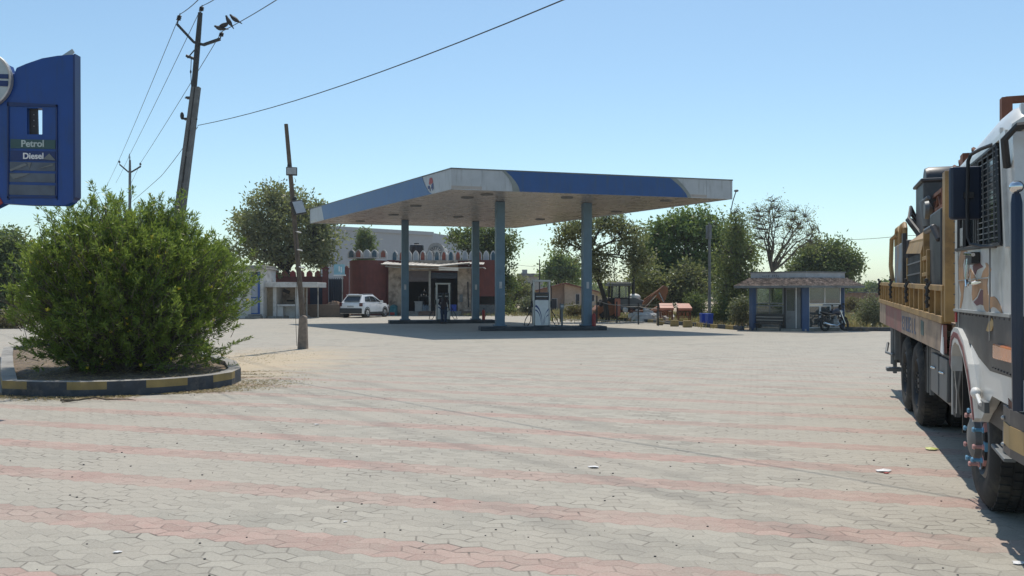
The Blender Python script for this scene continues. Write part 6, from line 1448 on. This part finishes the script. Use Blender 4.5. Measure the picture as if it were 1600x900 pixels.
# painted lower panels
def lowpan(y0, y1, mt, name, dx=0):
    m = MB(); m.prism([(CX0 - dx, y0, bz(y0, 1.08, 1.125)), (CX0 - dx, y1, bz(y1, 1.08, 1.125)), (CX0 - dx, y1, bz(y1, 1.335, 1.465)), (CX0 - dx, y0, bz(y0, 1.335, 1.465))], (.03, 0, 0)); return part(m, name, mt)
lowpan(B0, 1.32, 'truck_redpanel', 'end_panel', .006); lowpan(1.325, 3.0, 'truck_panel', 'lower_board'); lowpan(3.005, 5.0, 'truck_panel', 'lower_board', .002); lowpan(5.005, 7.6, 'truck_redpanel', 'lower_board'); lowpan(7.605, B1, 'truck_panel', 'lower_board', .002)
m = MB()                                      # worn blue block letters, not legible in the photograph
yy = 4.85
for i, (w_, bars) in enumerate(((.16, 'E'), (.17, 'N'), (.17, 'U'), (.15, 'E'), (.14, 'L'), (.14, 'L'))):
    z0_, z1_ = 1.15, 1.33; y_ = yy - i * .28; x_ = CX0 - .006
    def bar(ya, yb, za, zb): m.prism([(x_, ya, za), (x_, yb, za), (x_, yb, zb), (x_, ya, zb)], (.003, 0, 0))
    bar(y_, y_ - .05, z0_, z1_); bar(y_ - w_ + .0, y_ - w_ - .05, z0_, z1_) if bars in 'NU' else None
    if bars in 'EUL': bar(y_ - .05, y_ - w_, z0_, z0_ + .035)
    if bars == 'E': bar(y_ - .05, y_ - w_ + .02, .5 * (z0_ + z1_) - .015, .5 * (z0_ + z1_) + .015)
    if bars in 'E': bar(y_ - .05, y_ - w_, z1_ - .035, z1_)
part(m, 'painted_lettering', 'truck_letter')
m = MB(); m.prism([(CX0 - .004, 2.6, 1.17), (CX0 - .004, 2.85, 1.18), (CX0 - .004, 2.85, 1.33), (CX0 - .004, 2.6, 1.32)], (.003, 0, 0)); part(m, 'faded_mark', 'sign_green')
m = MB(); m.prism([(CX0 - .012, B0 - .03, 1.07), (CX0 - .012, B0 + .14, 1.08), (CX0 - .012, B0 + .02, 1.33)], (.01, 0, 0)); part(m, 'edge_strip', 'hut_white')
m = MB(); m.box((1.22, B1 + .02, 1.64), (2.6, .05, .32)); part(m, 'tailboard', 'truck_yellow')
for y_ in (8.4, 6.1, 3.9, 1.9):               # hanging latches and chains
    m = MB(); zt_ = bz(y_, 1.68, 1.82); m.tube([(CX0 - .02, y_, zt_ + .04), (CX0 - .05, y_, zt_ - .02), (CX0 - .05, y_, zt_ - .22)], .014, 6)
    for i in range(8): m.ell((CX0 - .055 + (i % 2) * .012, y_ + .015 * math.sin(i), zt_ + .05 - i * .035), (.02, .012, .022), 8, 5)
    part(m, 'chain', 'dark_steel')
# headboard frame
m = MB()
for x_ in (CX0, .55, 1.2, 1.85, CX1 - .1): m.box((x_ + .05, B0 + .02, 2.03), (.09, .12, 1.30) if x_ != CX0 else (.10, .16, 1.34))
for z_ in (1.55, 1.85, 2.15, 2.45, 2.66): m.box((1.22, B0 + .03, z_), (2.5, .05, .06))
part(m, 'headboard', 'truck_yellow', bevel=.006)
m = MB(); m.box((1.24, B0 + .09, 2.0), (2.3, .02, 1.2)); part(m, 'headboard_sheet', 'truck_dark')
# ---- cargo fixed to the bed
m = MB(); m.box((.85, 6.75, 2.45), (1.1, .95, 1.60)); m.box((.85, 6.75, 3.27), (1.18, 1.03, .05)); m.build('engine_tank', 'truck_dark', TK, bevel=.02)
m = MB(); m.lathe([(0, -.25), (.22, -.25), (.24, -.2), (.24, .2), (.22, .25), (0, .25)], (.62, 6.75, 3.28), 'X', 24); part(m, 'drum', 'truck_dark', smooth=True)
m = MB()                                      # yellow compressor canopy with sloping top
y0_, y1_ = 4.4, 6.15
m.prism([(.06, y0_, 2.12), (.06, y1_, 2.2), (.10, y1_, 2.34), (.10, y0_, 2.28)], (.03, 0, 0)); m.prism([(.10, y0_, 2.28), (.10, y1_, 2.34), (.62, y1_, 2.72), (.62, y0_, 2.72)], (0, .0, .03)); m.prism([(.10, y0_ + .01, 2.25), (.62, y0_ + .01, 2.70), (.62, y0_ + .01, 2.60), (.12, y0_ + .01, 2.12)], (0, .04, 0))
part(m, 'compressor_hood', 'truck_yellow')
m = MB()
for y_ in (y0_, y1_ - .07, y0_ - .6): m.box((.10, y_ + .04, 1.86), (.07, .07, .56))
for z_ in (1.66, 1.85, 2.05): m.box((.10, y0_ - .3, z_), (.05, .6, .05))
m.box((.24, y0_ - .02, 2.0), (.3, .05, .85)); part(m, 'compressor_frame', 'truck_yellow', bevel=.008)
m = MB(); m.box((.5, 5.28, 1.85), (.7, 1.6, .62)); m.box((.75, 5.3, 2.35), (.6, 1.5, .5)); part(m, 'compressor', 'black')
m = MB()
for i in range(12): m.box((.08, y0_ + .12 + i * .13, 1.88), (.02, .025, .5))
for z_ in (1.72, 1.88, 2.03): m.box((.075, 5.25, z_), (.02, 1.6, .02))
part(m, 'radiator_grille', 'steel_grey')
m = MB(); m.box((.20, 7.45, 2.10), (.22, 1.75, .66)); part(m, 'tool_locker', 'panel_blue', bevel=.03)
m = MB(); m.box((.06, 6.42, 2.12), (.05, .18, .78)); part(m, 'locker_post', 'truck_dark')
m = MB()
for yy0 in (6.9, 7.7): m.tube([(.12, yy0, 2.42), (.12, yy0, 2.62), (.12, yy0 + .12, 2.70), (.12, yy0 + .55, 2.70), (.12, yy0 + .68, 2.60), (.12, yy0 + .68, 2.42)], .035, 8)
m.tube([(.06, 8.35, 1.85), (.04, 8.45, 2.1), (.05, 8.4, 2.55), (.12, 8.2, 2.62)], .035, 8); part(m, 'handrail', 'truck_yellow', smooth=True)
m = MB()
for k_ in range(4): m.tube([(.35, 6.6 + k_ * .12, 2.45), (.2, 7.2 + k_ * .1, 2.8), (.25, 7.45, 3.0 - k_ * .1), (.4, 7.6, 2.7), (.45, 7.5, 2.4)], .025, 6)
for k_ in range(3): m.tube([(.15, 4.6, 1.75 + .05 * k_), (.05, 5.1, 1.70), (.12, 5.7, 1.78)], .03, 6)
part(m, 'hose', 'black', smooth=True)
m = MB(); m.lathe([(.0, -.05), (.12, -.05), (.13, .0), (.05, .05), (0, .05)], (.3, 5.7, 2.78), 'X', 18); part(m, 'air_filter', 'steel_grey', smooth=True); m = MB(); m.tube([(.35, 6.2, 2.6), (.3, 6.2, 2.95), (.35, 6.1, 3.0)], [.06, .06, .03], 10); part(m, 'exhaust_stack', 'steel_grey', smooth=True)
# drilling mast lying along the top, over the cab
m = MB()
for x_ in (.45, 1.05):
    for z_ in (2.80, 3.02): m.box((x_, 4.4, z_), (.06, 4.6, .05))
for i in range(9):
    y_ = 2.12 + i * .5
    for x_ in (.45, 1.05): m.tube([(x_, y_, 2.80), (x_, y_ + .25, 3.02)], .02, 5); m.tube([(x_, y_ + .25, 3.02), (x_, y_ + .5, 2.80)], .02, 5)
    m.box((.75, y_, 3.02), (.6, .05, .04))
part(m, 'mast', 'rust')
m = MB(); m.box((.36, 1.02, 2.98), (.08, .10, .62)); m.box((1.0, 1.02, 3.27), (1.3, .08, .05)); m.box((.38, 1.04, 2.0), (.10, .10, 1.4)); part(m, 'mast_rest', 'rust')
m = MB(); m.prism([(.50, .5, 3.33), (.47, .9, 2.95), (.52, .9, 2.93), (.55, .45, 3.36)], (0, .06, 0)); m.tube([(.52, .55, 3.36), (.55, .4, 3.30), (.5, .3, 3.1), (.6, .3, 2.95)], .03, 6); part(m, 'hook', 'decal_maroon')
m = MB(); m.lathe([(0, -.2), (.2, -.2), (.22, 0), (.2, .2), (0, .2)], (.75, .1, 3.12), 'X', 22); m.box((.75, -.3, 3.0), (.45, .8, .22)); part(m, 'mast_head', 'steel_grey', bevel=.02)
m = MB(); random.seed(3)
for k_ in range(7): m.box((.32 + random.uniform(-.04, .08), 2.0 + k_ * .33, 2.80 + random.uniform(-.08, .16)), (random.uniform(.1, .25), random.uniform(.15, .35), random.uniform(.1, .2)), random.uniform(-.5, .5))
for k_ in range(5): m.tube([(.2 + random.uniform(0, .3), 1.6 + k_ * .3, 2.75), (.3, 2.2 + k_ * .4, 3.05), (.4, 2.6 + k_ * .4, 2.85)], .022, 6)
m.box((.5, 2.6, 2.68), (.5, 2.6, .08)); part(m, 'pipe_bundle', 'rust')
m = MB(); m.box((.35, 3.4, 2.0), (.5, .9, 1.1)); m.tube([(.1, 3.0, 2.2), (.05, 3.1, 2.35), (.05, 3.7, 2.35)], .04, 6); part(m, 'hydraulic_block', 'truck_dark', bevel=.03)
# ---- under the bed
m = MB(); m.box((.10, 2.15, .80), (.20, 1.5, .46)); m.box((-.015, 1.75, .80), (.03, .5, .40), m=1); m.box((-.015, 2.35, .80), (.03, .5, .40), m=1)
for y_ in (1.75, 2.35): m.tube([(-.04, y_ - .12, .86), (-.06, y_, .86), (-.04, y_ + .12, .86)], .012, 5, m=2)
part(m, 'battery_box', ['truck_dark', 'steel_grey', 'chrome'], bevel=.008)
m = MB()
for y_ in (1.30, 1.42, 3.05, 3.3): m.box((.03, y_, .78), (.04, .05, .56))
for z_ in (.55, .78, 1.0): m.box((.03, 1.36, z_), (.03, .14, .03))
m.tube([(.02, 1.0, .98), (.0, 1.05, .75), (.03, 1.1, .55)], .014, 5); part(m, 'side_guard', 'steel_grey')
m = MB()
for k_ in range(9): m.tube([(.25, .66 + .022 * k_ , 1.0 - .04 * k_), (.1, .70 + .022 * k_, .98 - .04 * k_), (.25, .74 + .02 * k_, .95 - .04 * k_)], .014, 5)
part(m, 'air_coil', 'black')
m = MB()
for y_, in ((3.55,), (6.30,)): m.box((.3, y_, .74), (.56, .02, .5))
m.box((.3, 4.9, 1.08), (.6, 2.6, .03)); part(m, 'mudguard', 'black')
m = MB(); m.tube([(.0, 7.4, 1.1), (.0, 7.4, .5)], .05, 8); m.box((.0, 7.4, .42), (.22, .22, .06)); m.box((.05, 7.25, .85), (.1, .08, .55)); m.tube([(-.06, 7.7, .82), (-.10, 7.5, .68), (-.02, 7.2, .66)], .025, 6); m.box((.05, 7.8, .72), (.06, .06, .8)); m.box((1.2, 7.9, .55), (2.4, .1, .12)); part(m, 'rear_jack', 'steel_grey', bevel=.01)
m = MB(); m.box((1.2, 8.6, .9), (2.3, .08, .3)); m.box((.08, 6.9, .82), (.06, .06, .6)); part(m, 'rear_frame', 'truck_dark')

# ================================================================ LITTER
def litter(px, py, sz, mt, label, name='litter_scrap'):
    q = gr(px, py); m = MB(); n_ = 9; rs_ = [random.uniform(.6, 1.1) for _ in range(n_)]
    vs = [V(0, 0, sz * .35)] + [V(math.cos(i * 2 * math.pi / n_) * sz * rs_[i], math.sin(i * 2 * math.pi / n_) * sz * rs_[i] * .7, .006 + random.uniform(0, sz * .16)) for i in range(n_)]
    m.add(vs, [(0, 1 + i, 1 + (i + 1) % n_) for i in range(n_)]); m.add([v_ * 1.0 - V(0, 0, .003) for v_ in vs], [(0, 1 + (i + 1) % n_, 1 + i) for i in range(n_)])
    o = m.build(name, mt); o.location = q; tag(o, label, 'litter', 'scraps of litter on the paving'); return o
litter(1382, 737, .075, ['paper'], 'crumpled white wrapper lying on the paving left of the truck wheel'); litter(928, 731, .06, ['paper'], 'flat white scrap on the paving near the middle of the forecourt')
litter(1455, 703, .09, ['wrap_yellow'], 'greenish yellow wrapper at the edge of the truck shadow'); litter(1385, 740, .03, ['paper_red'], 'red torn piece beside the crumpled white wrapper')
litter(540, 816, .018, ['paper'], 'tiny white scrap on the paving at lower left'); litter(1592, 881, .05, ['paper'], 'white paper scrap in the lower right corner')
litter(184, 864, .03, ['paper'], 'small pale scrap on the paving at the lower left'); litter(495, 664, .04, ['paper'], 'small white scrap on the paving below the lamp pole')
cc = MB()
random.seed(11)
for i in range(120):
    px, py = random.uniform(0, 1500), random.uniform(560, 900) if i % 3 else random.uniform(640, 900)
    q = gr(px, py); s_ = random.uniform(.003, .009) * (1 + (900 - py) / 500); cc.ell(q + V(0, 0, s_ * .3), (s_, s_ * random.uniform(.6, 1), s_ * .5), 6, 4)
tag(cc.build('pebbles', 'dark_steel'), 'small dark pebbles and crumbs scattered over the paving', 'pebbles', kind='stuff')
tw = MB(); a_ = gr(95, 627); tw.tube([a_ + V(0, 0, .02), a_ + V(.3, -.1, .03), a_ + V(.5, .06, .05), a_ + V(.7, -.04, .03), a_ + V(.95, .10, .02), a_ + V(1.1, .06, .01)], [.014, .012, .010, .009, .007, .004], 6); tw.tube([a_ + V(.3, -.1, .03), a_ + V(.15, -.25, .02)], .01, 5)
tag(tw.build('fallen_twig', 'bark'), 'dark fallen twig on the paving at the foot of the planter kerb', 'twig')

# ================================================================ LIGHT, SKY, CAMERA
SUN = Vector((.06, .50, 1.0)).normalized()
el = math.asin(SUN.z); az = math.atan2(SUN.x, SUN.y)
w = bpy.data.worlds.new('World'); scene.world = w; w.use_nodes = True
nt = w.node_tree; nt.nodes.clear()
sky = nt.nodes.new('ShaderNodeTexSky'); sky.sky_type = 'NISHITA'; sky.sun_disc = False; sky.sun_elevation = el; sky.sun_rotation = az
sky.air_density = SKY_AIR; sky.dust_density = SKY_DUST; sky.ozone_density = SKY_OZ; sky.altitude = 0
tn = nt.nodes.new('ShaderNodeMix'); tn.data_type = 'RGBA'; tn.blend_type = 'MULTIPLY'; tn.inputs[0].default_value = 1; tn.inputs[7].default_value = (.89, 1.01, .99, 1)   # the photograph's cooler white balance
bg = nt.nodes.new('ShaderNodeBackground'); bg.inputs[1].default_value = SKY_STR
ou = nt.nodes.new('ShaderNodeOutputWorld'); nt.links.new(sky.outputs[0], tn.inputs[6]); nt.links.new(tn.outputs[2], bg.inputs[0]); nt.links.new(bg.outputs[0], ou.inputs[0])
sl = bpy.data.lights.new('sun', 'SUN'); sl.energy = SUN_STR; sl.angle = R(.53); sl.color = (1, .94, .84)
so = bpy.data.objects.new('sun', sl); COL.objects.link(so); so.rotation_euler = (-SUN).to_track_quat('-Z', 'Y').to_euler(); so.location = (0, 0, 40)
cam = bpy.data.cameras.new('camera'); cam.sensor_width = 36; cam.lens = F / 1600 * 36; cam.shift_y = (HY - 450) / 1600; cam.clip_end = 5000; cam.clip_start = .05
cob = bpy.data.objects.new('camera', cam); COL.objects.link(cob); cob.location = (0, 0, H); cob.rotation_euler = (R(90), 0, 0); scene.camera = cob
scene.render.engine = 'CYCLES'
scene.view_settings.view_transform = 'Standard'; scene.view_settings.look = 'None'; scene.view_settings.gamma = 1; scene.view_settings.exposure = EXPO
scene.render.resolution_x = 1600; scene.render.resolution_y = 900
scene.cycles.max_bounces = 8; scene.cycles.transparent_max_bounces = 24
# thin dusty air over the whole place
hm = bpy.data.materials.new('haze'); hm.use_nodes = True; ht = hm.node_tree; ht.nodes.clear()
pv = ht.nodes.new('ShaderNodeVolumePrincipled'); pv.inputs['Color'].default_value = (.82, .88, .95, 1); pv.inputs['Density'].default_value = .00045; pv.inputs['Anisotropy'].default_value = .35
ho = ht.nodes.new('ShaderNodeOutputMaterial'); ht.links.new(pv.outputs[0], ho.inputs['Volume'])
M['haze'] = hm
m = MB(); m.span((-1520, -80, -1.1), (1520, 2520, 15.5)); tag(m.build('haze', 'haze'), 'thin pale dusty air over the whole forecourt and fields', 'haze', kind='stuff')
